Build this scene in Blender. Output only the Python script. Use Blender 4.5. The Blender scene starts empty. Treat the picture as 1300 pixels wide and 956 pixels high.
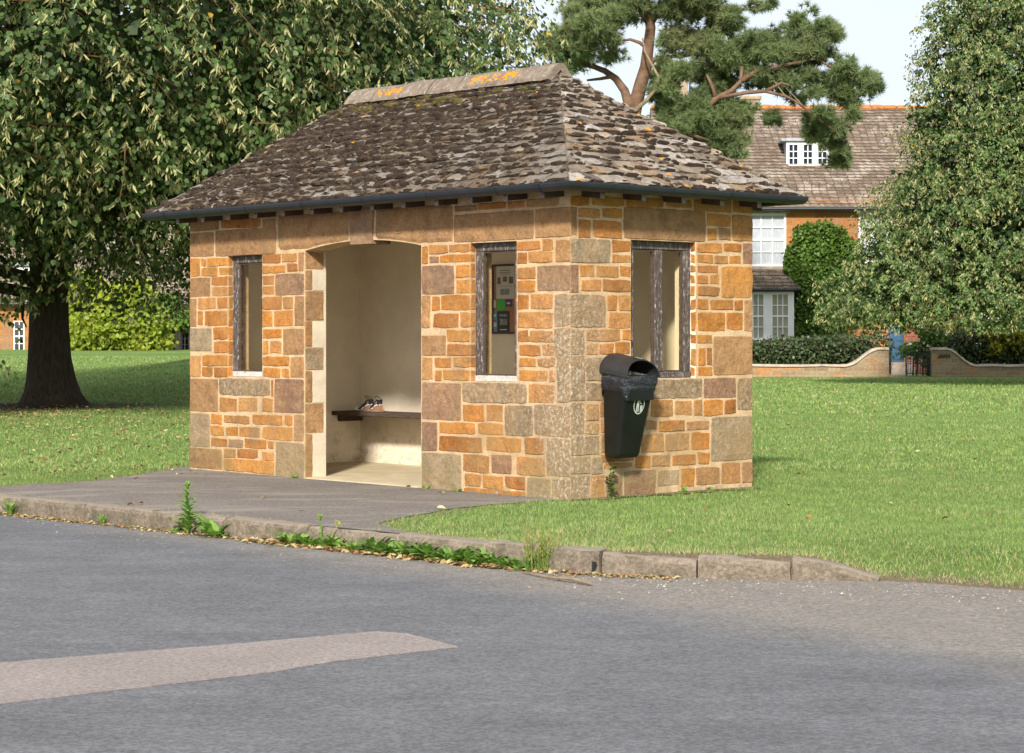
import bpy, math, random
import numpy as np
from mathutils import Vector, noise as mn
R=random.Random(7); NR=np.random.default_rng(11)
sc=bpy.context.scene; COL=sc.collection
rad=math.radians
# ---------------------------------------------------------------- camera geometry (metres; camera looks along +Y)
FPX=2730.0; HOR=426.3; CE=1.32
def at(x,y,Y): return (x-650)/FPX*Y, Y, CE+(HOR-y)/FPX*Y
# shelter frame: origin = near corner, u along the front wall, v along the side wall
TH=.7355; X0=.4673; Y0=17.2; SN,CS=math.sin(TH),math.cos(TH); L=5.43; D=2.18
def W(u,v,z=0.): return (X0-SN*u+CS*v, Y0+CS*u+SN*v, z)
# ---------------------------------------------------------------- materials
def col4(c): return (c[0],c[1],c[2],1)
class NT:
    def __init__(s,name):
        m=bpy.data.materials.new(name); m.use_nodes=True; s.m=m; s.t=m.node_tree; s.t.nodes.clear()
        s.out=s.n('ShaderNodeOutputMaterial'); s.b=s.n('ShaderNodeBsdfPrincipled'); s.l(s.b.outputs[0],s.out.inputs[0])
        s.co=s.n('ShaderNodeTexCoord').outputs['Object']
    def n(s,t,**k):
        q=s.t.nodes.new(t)
        for a,b in k.items(): setattr(q,a,b)
        return q
    def l(s,a,b): s.t.links.new(a,b)
    def noise(s,scale,detail=4,rough=.55,vec=None,stretch=None):
        q=s.n('ShaderNodeTexNoise'); q.inputs['Scale'].default_value=scale; q.inputs['Detail'].default_value=detail; q.inputs['Roughness'].default_value=rough
        v=vec or s.co
        if stretch:
            mp=s.n('ShaderNodeMapping'); mp.inputs['Scale'].default_value=stretch[:3]
            if len(stretch)>3: mp.inputs['Rotation'].default_value=(0,0,stretch[3])
            s.l(v,mp.inputs[0]); v=mp.outputs[0]
        s.l(v,q.inputs['Vector']); return q.outputs['Fac']
    def vor(s,scale,feat='F1'):
        q=s.n('ShaderNodeTexVoronoi',feature=feat); q.inputs['Scale'].default_value=scale; s.l(s.co,q.inputs['Vector']); return q
    def ramp(s,f,a,b,ca=0,cb=1):
        q=s.n('ShaderNodeMapRange'); q.inputs['From Min'].default_value=a; q.inputs['From Max'].default_value=b
        q.inputs['To Min'].default_value=ca; q.inputs['To Max'].default_value=cb
        s.l(f,q.inputs['Value']); return q.outputs[0]
    def math(s,op,a,b=None):
        q=s.n('ShaderNodeMath',operation=op)
        for i,x in enumerate((a,b)):
            if x is None: continue
            if isinstance(x,(int,float)): q.inputs[i].default_value=x
            else: s.l(x,q.inputs[i])
        return q.outputs[0]
    def mix(s,f,a,b,mode='MIX'):
        q=s.n('ShaderNodeMix',data_type='RGBA',blend_type=mode)
        for i,x in ((0,f),(6,a),(7,b)):
            if isinstance(x,(int,float)): q.inputs[i].default_value=x
            elif isinstance(x,(tuple,list)): q.inputs[i].default_value=col4(x)
            else: s.l(x,q.inputs[i])
        return q.outputs[2]
    def attr(s,name='col'): return s.n('ShaderNodeAttribute',attribute_name=name)
    def vary(s,c,f,lo,hi):   # multiply colour by lo..hi
        q=s.n('ShaderNodeVectorMath',operation='SCALE')
        if isinstance(c,(tuple,list)): q.inputs[0].default_value=c[:3]
        else: s.l(c,q.inputs[0])
        s.l(s.ramp(f,.3,.7,lo,hi),q.inputs['Scale']); return q.outputs[0]
    def grain(s,c,f,lo,hi):
        q=s.n('ShaderNodeVectorMath',operation='SCALE'); s.l(c,q.inputs[0]); s.l(s.ramp(f,.40,.60,lo,hi),q.inputs['Scale']); return q.outputs[0]
    def bump(s,h,strength=.5,dist=.01):
        q=s.n('ShaderNodeBump'); q.inputs['Strength'].default_value=strength; q.inputs['Distance'].default_value=dist
        s.l(h,q.inputs['Height']); s.l(q.outputs[0],s.b.inputs['Normal'])
    def base(s,c,rough=.9,spec=.3):
        if isinstance(c,(tuple,list)): s.b.inputs['Base Color'].default_value=col4(c)
        else: s.l(c,s.b.inputs['Base Color'])
        if isinstance(rough,(int,float)): s.b.inputs['Roughness'].default_value=rough
        else: s.l(rough,s.b.inputs['Roughness'])
        s.b.inputs['Specular IOR Level'].default_value=spec; return s.m
M={}
def simple(name,c,rough=.8,lo=.8,hi=1.2,scale=8,bump=.3,bscale=60,bd=.005,spec=.3,stretch=None):
    t=NT(name); v=t.vary(c,t.noise(scale,5,stretch=stretch),lo,hi); t.bump(t.noise(bscale,4,stretch=stretch),bump,bd)
    M[name]=t.base(v,rough,spec); return M[name]
# stone: own colour per block, grain, iron bands, lichen by attribute
def weather(t,c):   # soil and tan staining shared by stone and mortar
    gz=t.n('ShaderNodeSeparateXYZ'); t.l(t.co,gz.inputs[0])
    c=t.mix(t.math('MULTIPLY',t.ramp(t.noise(1.6,6,.7),.46,.66),.42),c,(.36,.215,.095))
    c=t.mix(t.math('MULTIPLY',t.ramp(t.noise(2.7,6,.75,stretch=(1,1,.45)),.54,.68),.45),c,(.20,.155,.10))
    # lichened corner: grey-white speckle where the near quoins stand (x,y are distances from that corner)
    dd=t.n('ShaderNodeVectorMath',operation='LENGTH'); mp=t.n('ShaderNodeMapping'); mp.inputs['Scale'].default_value=(1,1,0); t.l(t.co,mp.inputs[0]); t.l(mp.outputs[0],dd.inputs[0])
    near=t.math('MULTIPLY',t.ramp(t.math('ADD',dd.outputs['Value'],t.math('MULTIPLY',t.noise(2.5,4),.5)),.72,.38),t.ramp(t.math('ADD',gz.outputs[2],t.math('MULTIPLY',t.noise(2.5,4),.4)),2.05,1.5))
    c=t.mix(t.math('MULTIPLY',near,.5),c,t.mix(t.ramp(t.noise(9,6,.75),.4,.62),(.24,.155,.085),(.34,.24,.14)))
    sp=t.math('MULTIPLY',t.ramp(t.noise(34,4,.7),.53,.60),near); c=t.mix(t.math('MULTIPLY',sp,.75),c,(.50,.45,.35))
    gm=t.math('MULTIPLY',t.ramp(gz.outputs[2],.75,.0),t.ramp(t.noise(3.3,5,.7),.44,.62)); c=t.mix(t.math('MULTIPLY',gm,.55),c,(.19,.165,.075))
    return c
t=NT('stone'); a=t.attr().outputs['Color']; li=t.attr('lichen').outputs['Fac']
c=t.vary(a,t.noise(7,7,.7),.66,1.22); c=t.vary(c,t.noise(42,5,.7),.70,1.24)
c=t.vary(c,t.noise(3,5,.7,stretch=(1,1,5)),.88,1.12)
c=t.mix(t.math('MULTIPLY',t.ramp(t.noise(11,6,.75),.55,.68),.55),c,(.15,.075,.05))
c=t.mix(t.math('MULTIPLY',t.ramp(t.noise(6,6,.75,stretch=(1.1,.9,1.3)),.52,.66),.5),c,(.42,.25,.11))
lm=t.math('MULTIPLY',t.ramp(t.noise(26,5,.7),.52,.62),li); c=t.mix(t.math('MULTIPLY',lm,.6),c,(.44,.38,.28))
lm2=t.math('MULTIPLY',t.ramp(t.noise(17,5,.7,stretch=(1.2,1.1,1)),.54,.64),li); c=t.mix(t.math('MULTIPLY',lm2,.45),c,(.12,.095,.065))
c=weather(t,c); t.bump(t.math('ADD',t.noise(28,6,.7),t.math('MULTIPLY',t.noise(110,3),.4)),.9,.014); M['stone']=t.base(c,.95,.15)
t=NT('mortar'); c=t.vary((.58,.42,.255),t.noise(7,6,.7),.70,1.18); c=t.vary(c,t.noise(70,3),.78,1.18); c=weather(t,c)
t.bump(t.noise(45,5,.7),.8,.01); M['mortar']=t.base(c,.97,.1)
t=NT('plaster'); c=t.vary((.80,.71,.56),t.noise(2.5,5,.6),.88,1.06)
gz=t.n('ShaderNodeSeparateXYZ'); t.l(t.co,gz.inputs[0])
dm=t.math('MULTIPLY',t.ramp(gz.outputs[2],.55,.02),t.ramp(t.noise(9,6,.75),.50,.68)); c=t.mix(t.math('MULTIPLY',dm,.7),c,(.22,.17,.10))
t.bump(t.noise(25,5,.6),.5,.008); M['plaster']=t.base(c,.9,.2)
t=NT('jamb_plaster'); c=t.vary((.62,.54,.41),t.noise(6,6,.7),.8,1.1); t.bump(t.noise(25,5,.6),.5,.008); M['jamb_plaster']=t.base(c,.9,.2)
# roof slates
t=NT('slate'); a=t.attr().outputs['Color']; c=t.vary(a,t.noise(14,6,.7),.65,1.3); c=t.vary(c,t.noise(80,4,.7),.65,1.3)
c=t.mix(t.math('MULTIPLY',t.ramp(t.noise(22,5,.7),.57,.70),.5),c,(.47,.43,.37))
c=t.mix(t.math('MULTIPLY',t.ramp(t.noise(16,5,.7,stretch=(1,1.3,.8)),.56,.68),.8),c,(.07,.05,.035))
t.bump(t.math('ADD',t.noise(25,6,.75),t.math('MULTIPLY',t.noise(120,3),.5)),1.,.02); M['slate']=t.base(c,.95,.15)
t=NT('moss'); c=t.vary(t.attr().outputs['Color'],t.noise(60,4,.7),.5,1.5); t.bump(t.noise(120,4,.7),1.,.02); M['moss']=t.base(c,1.,.05)
simple('orange_lichen',(.62,.24,.02),.95,.7,1.2,40)
t=NT('ridge_stone'); c=t.vary((.22,.175,.135),t.noise(6,6,.7),.6,1.25); c=t.mix(t.math('MULTIPLY',t.ramp(t.noise(20,5,.7),.54,.66),.6),c,(.45,.42,.37))
c=t.mix(t.math('MULTIPLY',t.ramp(t.noise(9,5,.7),.58,.68),.7),c,(.13,.10,.07)); t.bump(t.noise(40,5,.7),.9,.012); M['ridge_stone']=t.base(c,.95,.15)
simple('black_plastic',(.012,.014,.018),.45,.8,1.3,6,.1,40,.002,.5)
t=NT('bin_plastic'); c=t.vary((.0065,.0075,.0068),t.noise(5,4),.7,1.4); t.bump(t.noise(90,3),.12,.002); M['bin_plastic']=t.base(c,.38,.3)
simple('hood_plastic',(.019,.020,.022),.5,.8,1.25,9,.25,160,.002,.5)
t=NT('bin_liner'); t.bump(t.noise(16,5,.65,stretch=(1,1,2.2)),1.,.03); c=t.vary((.016,.019,.026),t.noise(12,3),.7,1.4); M['bin_liner']=t.base(c,.22,.6)
simple('sticker_white',(.75,.75,.72),.6,.95,1.02); simple('emblem_pale',(.42,.46,.40),.6,.9,1.05)
simple('dark_timber',(.085,.06,.045),.85,.6,1.3,9,.6,50,.006,.2,(1,1,8))
simple('rafter_timber',(.075,.05,.035),.85,.7,1.2,9); simple('rafter_end',(.24,.20,.17),.85,.7,1.2,20)
t=NT('weathered_frame'); c=t.vary((.075,.06,.052),t.noise(10,4,.6,stretch=(6,6,1)),.6,1.5)
c=t.mix(t.math('MULTIPLY',t.ramp(t.noise(22,6,.75,stretch=(3,3,.8)),.54,.62),.8),c,(.42,.39,.36)); t.bump(t.noise(40,5,.7,stretch=(5,5,1)),.7,.006); M['weathered_frame']=t.base(c,.85,.2)
t=NT('weathered_sill'); c=t.vary((.50,.47,.44),t.noise(20,5,.7),.7,1.15); c=t.mix(t.ramp(t.noise(18,6,.7),.56,.64),c,(.10,.08,.07)); M['weathered_sill']=t.base(c,.8,.2)
def glass(name,tint,refl,rough=.02):
    m=bpy.data.materials.new(name); m.use_nodes=True; nt=m.node_tree; nt.nodes.clear()
    o=nt.nodes.new('ShaderNodeOutputMaterial'); mx=nt.nodes.new('ShaderNodeMixShader'); tr=nt.nodes.new('ShaderNodeBsdfTransparent'); g=nt.nodes.new('ShaderNodeBsdfGlossy')
    lw=nt.nodes.new('ShaderNodeLayerWeight'); lw.inputs[0].default_value=.5; f=nt.nodes.new('ShaderNodeMath'); f.operation='POWER'; f.inputs[1].default_value=5.; nt.links.new(lw.outputs['Facing'],f.inputs[0]); ad=nt.nodes.new('ShaderNodeMath'); ad.operation='ADD'; ad.inputs[1].default_value=refl
    tr.inputs[0].default_value=col4(tint); g.inputs['Roughness'].default_value=rough
    nt.links.new(f.outputs[0],ad.inputs[0]); nt.links.new(ad.outputs[0],mx.inputs[0]); nt.links.new(tr.outputs[0],mx.inputs[1]); nt.links.new(g.outputs[0],mx.inputs[2]); nt.links.new(mx.outputs[0],o.inputs[0])
    M[name]=m
glass('window_glass',(.95,.94,.88),.001); 
t=NT('house_glass'); t.b.inputs['Metallic'].default_value=0; M['house_glass']=t.base((.02,.03,.045),.06,.9)
simple('concrete_floor',(.50,.42,.28),.9,.85,1.12,4)
simple('white_paint',(.80,.81,.82),.5,.93,1.03,3,.1); simple('curtain_white',(.42,.45,.49),.9,.8,1.1,9,.3,20,.01,.1,(6,6,.6)); simple('blind_cream',(.36,.35,.28),.9,.9,1.1,9,.2,40,.01,.1)
simple('blue_paint',(.04,.11,.19),.5,.9,1.1); simple('lead',(.33,.36,.40),.6,.8,1.1); simple('iron',(.035,.05,.055),.6,.8,1.2)
# house stone: procedural courses
def masonry(name,c1,c2,c3,mort,bw=.45,bh=.2,sq=.008,rough=.95,bump=.6):
    t=NT(name); q=t.n('ShaderNodeTexBrick'); q.offset=.5; q.inputs['Scale'].default_value=1
    q.inputs['Color1'].default_value=(0,0,0,1); q.inputs['Color2'].default_value=(1,1,1,1); q.inputs['Mortar'].default_value=(.5,.5,.5,1)
    q.inputs['Mortar Size'].default_value=sq; q.inputs['Mortar Smooth'].default_value=.2; q.inputs['Brick Width'].default_value=bw; q.inputs['Row Height'].default_value=bh
    s=t.n('ShaderNodeSeparateXYZ'); t.l(t.co,s.inputs[0]); cb=t.n('ShaderNodeCombineXYZ')
    t.l(t.math('ADD',t.math('ADD',s.outputs[0],s.outputs[1]),t.math('MULTIPLY',t.noise(1.1,3),.25)),cb.inputs[0]); t.l(t.math('ADD',s.outputs[2],t.math('MULTIPLY',t.noise(2.,2),.05)),cb.inputs[1]); t.l(cb.outputs[0],q.inputs['Vector'])
    c=t.mix(t.ramp(q.outputs['Color'],.1,.7),c1,c2); c=t.mix(t.ramp(t.noise(1.3,5,.7),.52,.62),c,c3); c=t.vary(c,t.noise(12,5,.7),.7,1.25)
    c=t.mix(q.outputs['Fac'],c,mort); t.bump(t.math('SUBTRACT',t.noise(20,4),q.outputs['Fac']),bump,.02); M[name]=t.base(c,rough,.15)
masonry('house_stone',(.42,.19,.06),(.33,.15,.06),(.27,.18,.11),(.34,.23,.13),.5,.22)
masonry('garden_stone',(.34,.26,.17),(.26,.19,.12),(.42,.20,.08),(.36,.30,.22),.38,.13)
masonry('chimney_stone',(.42,.34,.24),(.36,.28,.19),(.3,.24,.17),(.42,.36,.27),.3,.15)
masonry('red_brick',(.36,.13,.08),(.30,.10,.06),(.38,.17,.11),(.4,.3,.24),.22,.075,.006)
masonry('house_slate',(.27,.215,.17),(.17,.13,.10),(.38,.32,.27),(.07,.05,.035),.26,.12,.014,.95,1.)
simple('coping',(.40,.33,.26),.95,.7,1.2,5); simple('orange_ridge',(.50,.19,.06),.95,.6,1.3,6)
# vegetation
def leafmat(name,c,lo=.6,hi=1.35,trans=.28,rough=.55,scale=1.5,c2=None,spec=.35,attr=False):
    t=NT(name); q=c
    if attr: q=t.attr().outputs['Color']
    v=t.vary(q,t.noise(scale,5,.7),lo,hi)
    if c2: v=t.mix(t.math('MULTIPLY',t.ramp(t.noise(scale*.6,4,.6,stretch=(1.3,.9,1.1)),.50,.66),.7),v,c2)
    t.base(v,rough,spec)
    tr=t.n('ShaderNodeBsdfTranslucent'); mx=t.n('ShaderNodeMixShader'); mx.inputs[0].default_value=trans
    t.l(t.vary(v,t.noise(scale,2),1.1,1.3),tr.inputs[0]); t.l(t.b.outputs[0],mx.inputs[1]); t.l(tr.outputs[0],mx.inputs[2]); t.l(mx.outputs[0],t.out.inputs[0]); M[name]=t.m
leafmat('lime_leaf',None,.75,1.3,.33,attr=True,scale=.9); leafmat('lime_bract',(.50,.47,.22),.8,1.12,.35,.7,3)
leafmat('pine_needle',(.185,.245,.10),.6,1.35,.35,.6,.9,(.27,.28,.13)); 
leafmat('climber_leaf',(.10,.18,.03),.5,1.5,.25,.5,2.,(.11,.19,.02)); leafmat('hedge_leaf',(.06,.09,.035),.6,1.6,.15,.45,3,(.06,.055,.025)); leafmat('yellow_leaf',(.38,.34,.03),.6,1.3,.3,.5,2)
leafmat('bright_leaf',(.30,.38,.05),.5,1.3,.4,.5,1.2,(.50,.50,.06)); leafmat('weed_leaf',(.19,.34,.06),.7,1.3,.3,.5,9); leafmat('seed_grass',(.34,.33,.12),.7,1.2,.3,.8,15)
leafmat('far_leaf',(.17,.21,.11),.6,1.4,.3,.6,1.,(.22,.24,.13)); leafmat('flower_white',(.8,.78,.75),.9,1.05,.2)
leafmat('grass_blade',None,.75,1.2,.3,attr=True,scale=3); leafmat('dead_leaf',None,.8,1.2,.15,.8,20,attr=True)
simple('bark',(.075,.058,.042),.95,.55,1.4,6,1.,18,.05,.1,(5,5,.8)); simple('pine_bark',(.17,.105,.07),.95,.6,1.3,5,1.,20,.04,.1); simple('dead_wood',(.25,.19,.12),.95,.7,1.2,8); simple('twig',(.20,.10,.045),.8,.7,1.2,5)
# ground
t=NT('lawn'); c=t.vary((.165,.255,.065),t.noise(.35,5,.6),.80,1.2); c=t.vary(c,t.noise(2.3,5,.65),.85,1.15); c=t.vary(c,t.noise(35,4,.8),.55,1.45)
c=t.mix(t.math('MULTIPLY',t.ramp(t.noise(1.1,5,.7),.55,.72),.5),c,(.28,.28,.09))
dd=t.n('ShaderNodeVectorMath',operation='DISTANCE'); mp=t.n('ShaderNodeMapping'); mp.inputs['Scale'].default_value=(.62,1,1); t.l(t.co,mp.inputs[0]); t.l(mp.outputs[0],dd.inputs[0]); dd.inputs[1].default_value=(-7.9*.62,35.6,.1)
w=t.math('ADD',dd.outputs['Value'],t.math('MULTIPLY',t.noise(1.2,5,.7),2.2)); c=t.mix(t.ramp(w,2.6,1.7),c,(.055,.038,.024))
so=t.n('ShaderNodeSeparateColor'); t.l(t.attr().outputs['Color'],so.inputs[0]); sf=t.ramp(t.math('ADD',so.outputs[0],t.math('MULTIPLY',t.math('SUBTRACT',t.noise(9,6,.8),.5),1.3)),.42,.62); c=t.mix(sf,c,t.vary((.22,.175,.115),t.noise(60,4,.8),.5,1.5))
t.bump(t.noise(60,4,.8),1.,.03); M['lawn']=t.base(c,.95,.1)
t=NT('verge_dirt'); c=t.vary((.20,.155,.095),t.noise(6,5,.7),.6,1.3); c=t.vary(c,t.noise(90,3,.7),.7,1.3); t.bump(t.noise(90,4,.8),1.,.015); M['verge_dirt']=t.base(c,.98,.1)
t=NT('road'); gx=t.n('ShaderNodeSeparateXYZ'); t.l(t.co,gx.inputs[0])
# distance from the wheel-swept line (-.05,12.47) direction (.608,-.794); normal (.794,.608)
dl=t.math('ADD',t.math('MULTIPLY',gx.outputs[0],.794),t.math('MULTIPLY',gx.outputs[1],.608)); dl=t.math('SUBTRACT',dl,7.50)
dl=t.math('ADD',dl,t.math('MULTIPLY',t.math('SUBTRACT',t.noise(1.1,6,.7),.5),1.1)); mg=t.ramp(dl,-.25,.45)
tr=t.noise(.9,6,.7,stretch=(1,2.6,1,rad(50)))
c=t.vary((.158,.160,.168),tr,.80,1.10); st=t.ramp(t.noise(1.3,6,.7,stretch=(.7,2.0,1,rad(38))),.56,.68); c=t.mix(t.math('MULTIPLY',st,.38),c,(.085,.088,.095)); c=t.mix(mg,c,(.235,.212,.185)); c=t.vary(c,t.noise(2.,5,.6),.9,1.1); c=t.vary(c,t.noise(14,5,.8),.82,1.18)
c=t.grain(c,t.noise(42,3,.8),.74,1.26)
sp=t.ramp(t.noise(48,3,.9),.62,.67); c=t.mix(t.math('MULTIPLY',sp,t.ramp(mg,0,1,.35,.8)),c,(.38,.35,.30))
t.bump(t.noise(130,3,.9),.9,.008); M['road']=t.base(c,.85,.3)
t=NT('road_patch'); c=t.vary((.30,.258,.238),t.noise(1.5,5,.6),.88,1.12); c=t.grain(c,t.noise(42,3,.8),.78,1.22); t.bump(t.noise(130,3,.9),.9,.008); M['road_patch']=t.base(c,.9,.25)
simple('tar_seam',(.05,.05,.052),.6,.7,1.3,9)
t=NT('pavement'); c=t.vary((.195,.172,.152),t.noise(.9,6,.65,stretch=(1,2.,1,rad(46))),.85,1.15); c=t.grain(c,t.noise(36,3,.8),.76,1.24)
c=t.mix(t.math('MULTIPLY',t.ramp(t.noise(.7,5,.6,stretch=(1.2,4.,1,rad(43))),.52,.60),.6),c,(.30,.262,.225))
c=t.mix(t.math('MULTIPLY',t.ramp(t.noise(60,2,.8),.66,.70),.6),c,(.36,.31,.24)); t.bump(t.noise(110,3,.9),.9,.008); M['pavement']=t.base(c,.92,.2)
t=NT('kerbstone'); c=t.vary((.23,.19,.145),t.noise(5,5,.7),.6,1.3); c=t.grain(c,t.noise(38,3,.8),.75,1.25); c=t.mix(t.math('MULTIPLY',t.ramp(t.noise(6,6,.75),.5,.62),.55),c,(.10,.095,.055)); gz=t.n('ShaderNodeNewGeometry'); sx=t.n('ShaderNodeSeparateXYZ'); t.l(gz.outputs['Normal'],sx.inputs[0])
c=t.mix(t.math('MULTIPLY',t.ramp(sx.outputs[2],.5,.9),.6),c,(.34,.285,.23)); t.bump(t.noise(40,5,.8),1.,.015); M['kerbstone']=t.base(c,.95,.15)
# ---------------------------------------------------------------- mesh helpers
def tag(o,label=None,cat=None,group=None,kind=None):
    if label: o['label']=label
    if cat: o['category']=cat
    if group: o['group']=group
    if kind: o['kind']=kind
    return o
def empty(name,loc=(0,0,0),rz=0):
    o=bpy.data.objects.new(name,None); COL.objects.link(o); o.location=loc; o.rotation_euler=(0,0,rz); o.empty_display_size=.3; return o
class MB:
    def __init__(s): s.v=[]; s.n=0; s.f=[]; s.fm=[]; s.c=[]; s.li=[]
    def add(s,verts,faces,mi=0,col=(.5,.5,.5),li=0.):
        b=s.n; s.v.extend(verts); s.n+=len(verts); s.f.extend([tuple(i+b for i in f) for f in faces]); s.fm.extend([mi]*len(faces))
        s.c.extend([col]*len(verts)); s.li.extend([li]*len(verts))
    def box(s,x0,y0,z0,x1,y1,z1,mi=0,col=(.5,.5,.5),fm=None,li=0.):
        v=[(x0,y0,z0),(x1,y0,z0),(x1,y1,z0),(x0,y1,z0),(x0,y0,z1),(x1,y0,z1),(x1,y1,z1),(x0,y1,z1)]
        F=[(0,3,2,1),(4,5,6,7),(0,1,5,4),(1,2,6,5),(2,3,7,6),(3,0,4,7)] # -z +z -y +x +y -x
        b=s.n; s.add(v,F,mi,col,li)
        if fm:
            for k,m in fm.items(): s.fm[len(s.fm)-6+k]=m
    def bbox(s,x0,y0,z0,x1,y1,z1,bv=.01,mi=0,col=(.5,.5,.5),jit=0.,li=0.):  # chamfered box
        P=[]; idx={}
        for X,sx in ((x0,1),(x1,-1)):
            for Y,sy in ((y0,1),(y1,-1)):
                for Z,sz in ((z0,1),(z1,-1)):
                    j=[R.uniform(-jit,jit) for _ in range(3)]
                    for a in range(3):
                        p=[X+sx*bv,Y+sy*bv,Z+sz*bv]; p[a]=(X,Y,Z)[a]
                        idx[(sx,sy,sz,a)]=len(P); P.append((p[0]+j[0],p[1]+j[1],p[2]+j[2]))
        F=[]
        def g(sx,sy,sz,a): return idx[(sx,sy,sz,a)]
        for sgn in (1,-1):
            F.append((g(sgn,1,1,0),g(sgn,1,-1,0),g(sgn,-1,-1,0),g(sgn,-1,1,0)))
            F.append((g(1,sgn,1,1),g(-1,sgn,1,1),g(-1,sgn,-1,1),g(1,sgn,-1,1)))
            F.append((g(1,1,sgn,2),g(1,-1,sgn,2),g(-1,-1,sgn,2),g(-1,1,sgn,2)))
        for a1 in (1,-1):
            for a2 in (1,-1):
                F.append((g(a1,a2,1,0),g(a1,a2,-1,0),g(a1,a2,-1,1),g(a1,a2,1,1)))
                F.append((g(a1,1,a2,0),g(a1,-1,a2,0),g(a1,-1,a2,2),g(a1,1,a2,2)))
                F.append((g(1,a1,a2,1),g(-1,a1,a2,1),g(-1,a1,a2,2),g(1,a1,a2,2)))
                for a3 in (1,-1): F.append((g(a1,a2,a3,0),g(a1,a2,a3,1),g(a1,a2,a3,2)))
        s.add(P,F,mi,col,li)
    def tube(s,pts,rads,n=8,mi=0,col=(.5,.5,.5),caps=True):
        pts=[Vector(p) for p in pts]; V=[]; F=[]
        if not hasattr(rads,'__len__'): rads=[rads]*len(pts)
        up=Vector((0,0,1)); prev=None
        for i,p in enumerate(pts):
            d=(pts[min(i+1,len(pts)-1)]-pts[max(i-1,0)]).normalized()
            if prev is None: a=d.cross(up); a=a if a.length>.1 else d.cross(Vector((1,0,0)))
            else: a=prev-d*prev.dot(d)
            a.normalize(); prev=a; b=d.cross(a)
            for k in range(n):
                t=2*math.pi*k/n; V.append(tuple(p+(a*math.cos(t)+b*math.sin(t))*rads[i]))
        for i in range(len(pts)-1):
            for k in range(n): F.append((i*n+k,i*n+(k+1)%n,(i+1)*n+(k+1)%n,(i+1)*n+k))
        if caps: F.append(tuple(range(n))[::-1]); F.append(tuple((len(pts)-1)*n+k for k in range(n)))
        s.add(V,F,mi,col)
    def prism(s,poly,fn,d0,d1,mi=0,col=(.5,.5,.5),li=0.):  # poly of 2d points, fn(a,b,d)->xyz
        n=len(poly); V=[fn(a,b,d0) for a,b in poly]+[fn(a,b,d1) for a,b in poly]
        s.add(V,[tuple(range(n))[::-1],tuple(range(n,2*n))]+[(k,(k+1)%n,n+(k+1)%n,n+k) for k in range(n)],mi,col,li)
    def build(s,name,mats,parent=None,smooth=False,fix=True):
        me=bpy.data.meshes.new(name); me.from_pydata([tuple(p) for p in s.v],[],s.f)
        for m in (mats if isinstance(mats,(list,tuple)) else [mats]): me.materials.append(M[m])
        me.polygons.foreach_set('material_index',s.fm)
        at_=me.color_attributes.new('col','FLOAT_COLOR','POINT'); at_.data.foreach_set('color',np.array([(c[0],c[1],c[2],1.) for c in s.c],dtype=np.float32).ravel())
        al=me.attributes.new('lichen','FLOAT','POINT'); al.data.foreach_set('value',np.array(s.li,dtype=np.float32))
        if fix:
            import bmesh
            bm=bmesh.new(); bm.from_mesh(me); bmesh.ops.recalc_face_normals(bm,faces=bm.faces); bm.to_mesh(me); bm.free()
        if smooth: me.polygons.foreach_set('use_smooth',[True]*len(me.polygons))
        me.update(); o=bpy.data.objects.new(name,me); COL.objects.link(o)
        if parent: o.parent=parent
        return o
def npmesh(name,V,Fs,mats,parent=None,fm=None,cols=None,smooth=False):   # Fs: list of (N,k) int arrays
    me=bpy.data.meshes.new(name); V=np.asarray(V,dtype=np.float32); me.vertices.add(len(V)); me.vertices.foreach_set('co',V.ravel())
    loops=np.concatenate([f.ravel() for f in Fs]).astype(np.int32); tot=np.concatenate([np.full(len(f),f.shape[1]) for f in Fs]).astype(np.int32)
    st=np.concatenate([[0],np.cumsum(tot)[:-1]]).astype(np.int32)
    me.loops.add(len(loops)); me.loops.foreach_set('vertex_index',loops); me.polygons.add(len(tot)); me.polygons.foreach_set('loop_start',st); me.polygons.foreach_set('loop_total',tot)
    for m in (mats if isinstance(mats,(list,tuple)) else [mats]): me.materials.append(M[m])
    if fm is not None: me.polygons.foreach_set('material_index',np.asarray(fm,dtype=np.int32))
    if smooth: me.polygons.foreach_set('use_smooth',np.ones(len(tot),dtype=bool))
    me.update(calc_edges=True)
    if cols is not None:
        a=me.color_attributes.new('col','FLOAT_COLOR','POINT'); c=np.ones((len(V),4),dtype=np.float32); c[:,:3]=cols; a.data.foreach_set('color',c.ravel())
    o=bpy.data.objects.new(name,me); COL.objects.link(o)
    if parent: o.parent=parent
    return o
def nrm(a): return a/np.maximum(np.linalg.norm(a,axis=1,keepdims=True),1e-9)
LEAF=np.array([(0,0,0),(.42,.18,.05),(.44,.58,.04),(0,1,-.06),(-.44,.58,.04),(-.42,.18,.05)],float)
DIAM=np.array([(0,0,0),(.36,.45,.05),(0,1,0),(-.36,.45,.05)],float)
STRIP=np.array([(-.25,0,0),(.25,0,0),(.75,.45,.06),(.55,1,.22),(.15,1,.22),(-.25,.45,.06)],float)
def blades(C,Dn,N,size,wid,tpl,faces,b0=0):
    # C base points, Dn long axis, N normals; size length, wid width factor
    Dn=nrm(Dn); S=nrm(np.cross(Dn,N)); N2=np.cross(S,Dn)
    V=C[:,None,:]+tpl[None,:,0:1]*S[:,None,:]*(size*wid)[:,None,None]+tpl[None,:,1:2]*Dn[:,None,:]*size[:,None,None]+tpl[None,:,2:3]*N2[:,None,:]*size[:,None,None]
    k=len(tpl); F=[(np.arange(len(C))[:,None]*k+np.array(f)[None,:]+b0) for f in faces]
    return V.reshape(-1,3),F
def rdir(n): return nrm(NR.normal(size=(n,3)))
def sm(a,b,x):
    t=np.clip((x-a)/(b-a),0,1); return t*t*(3-2*t)
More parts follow.
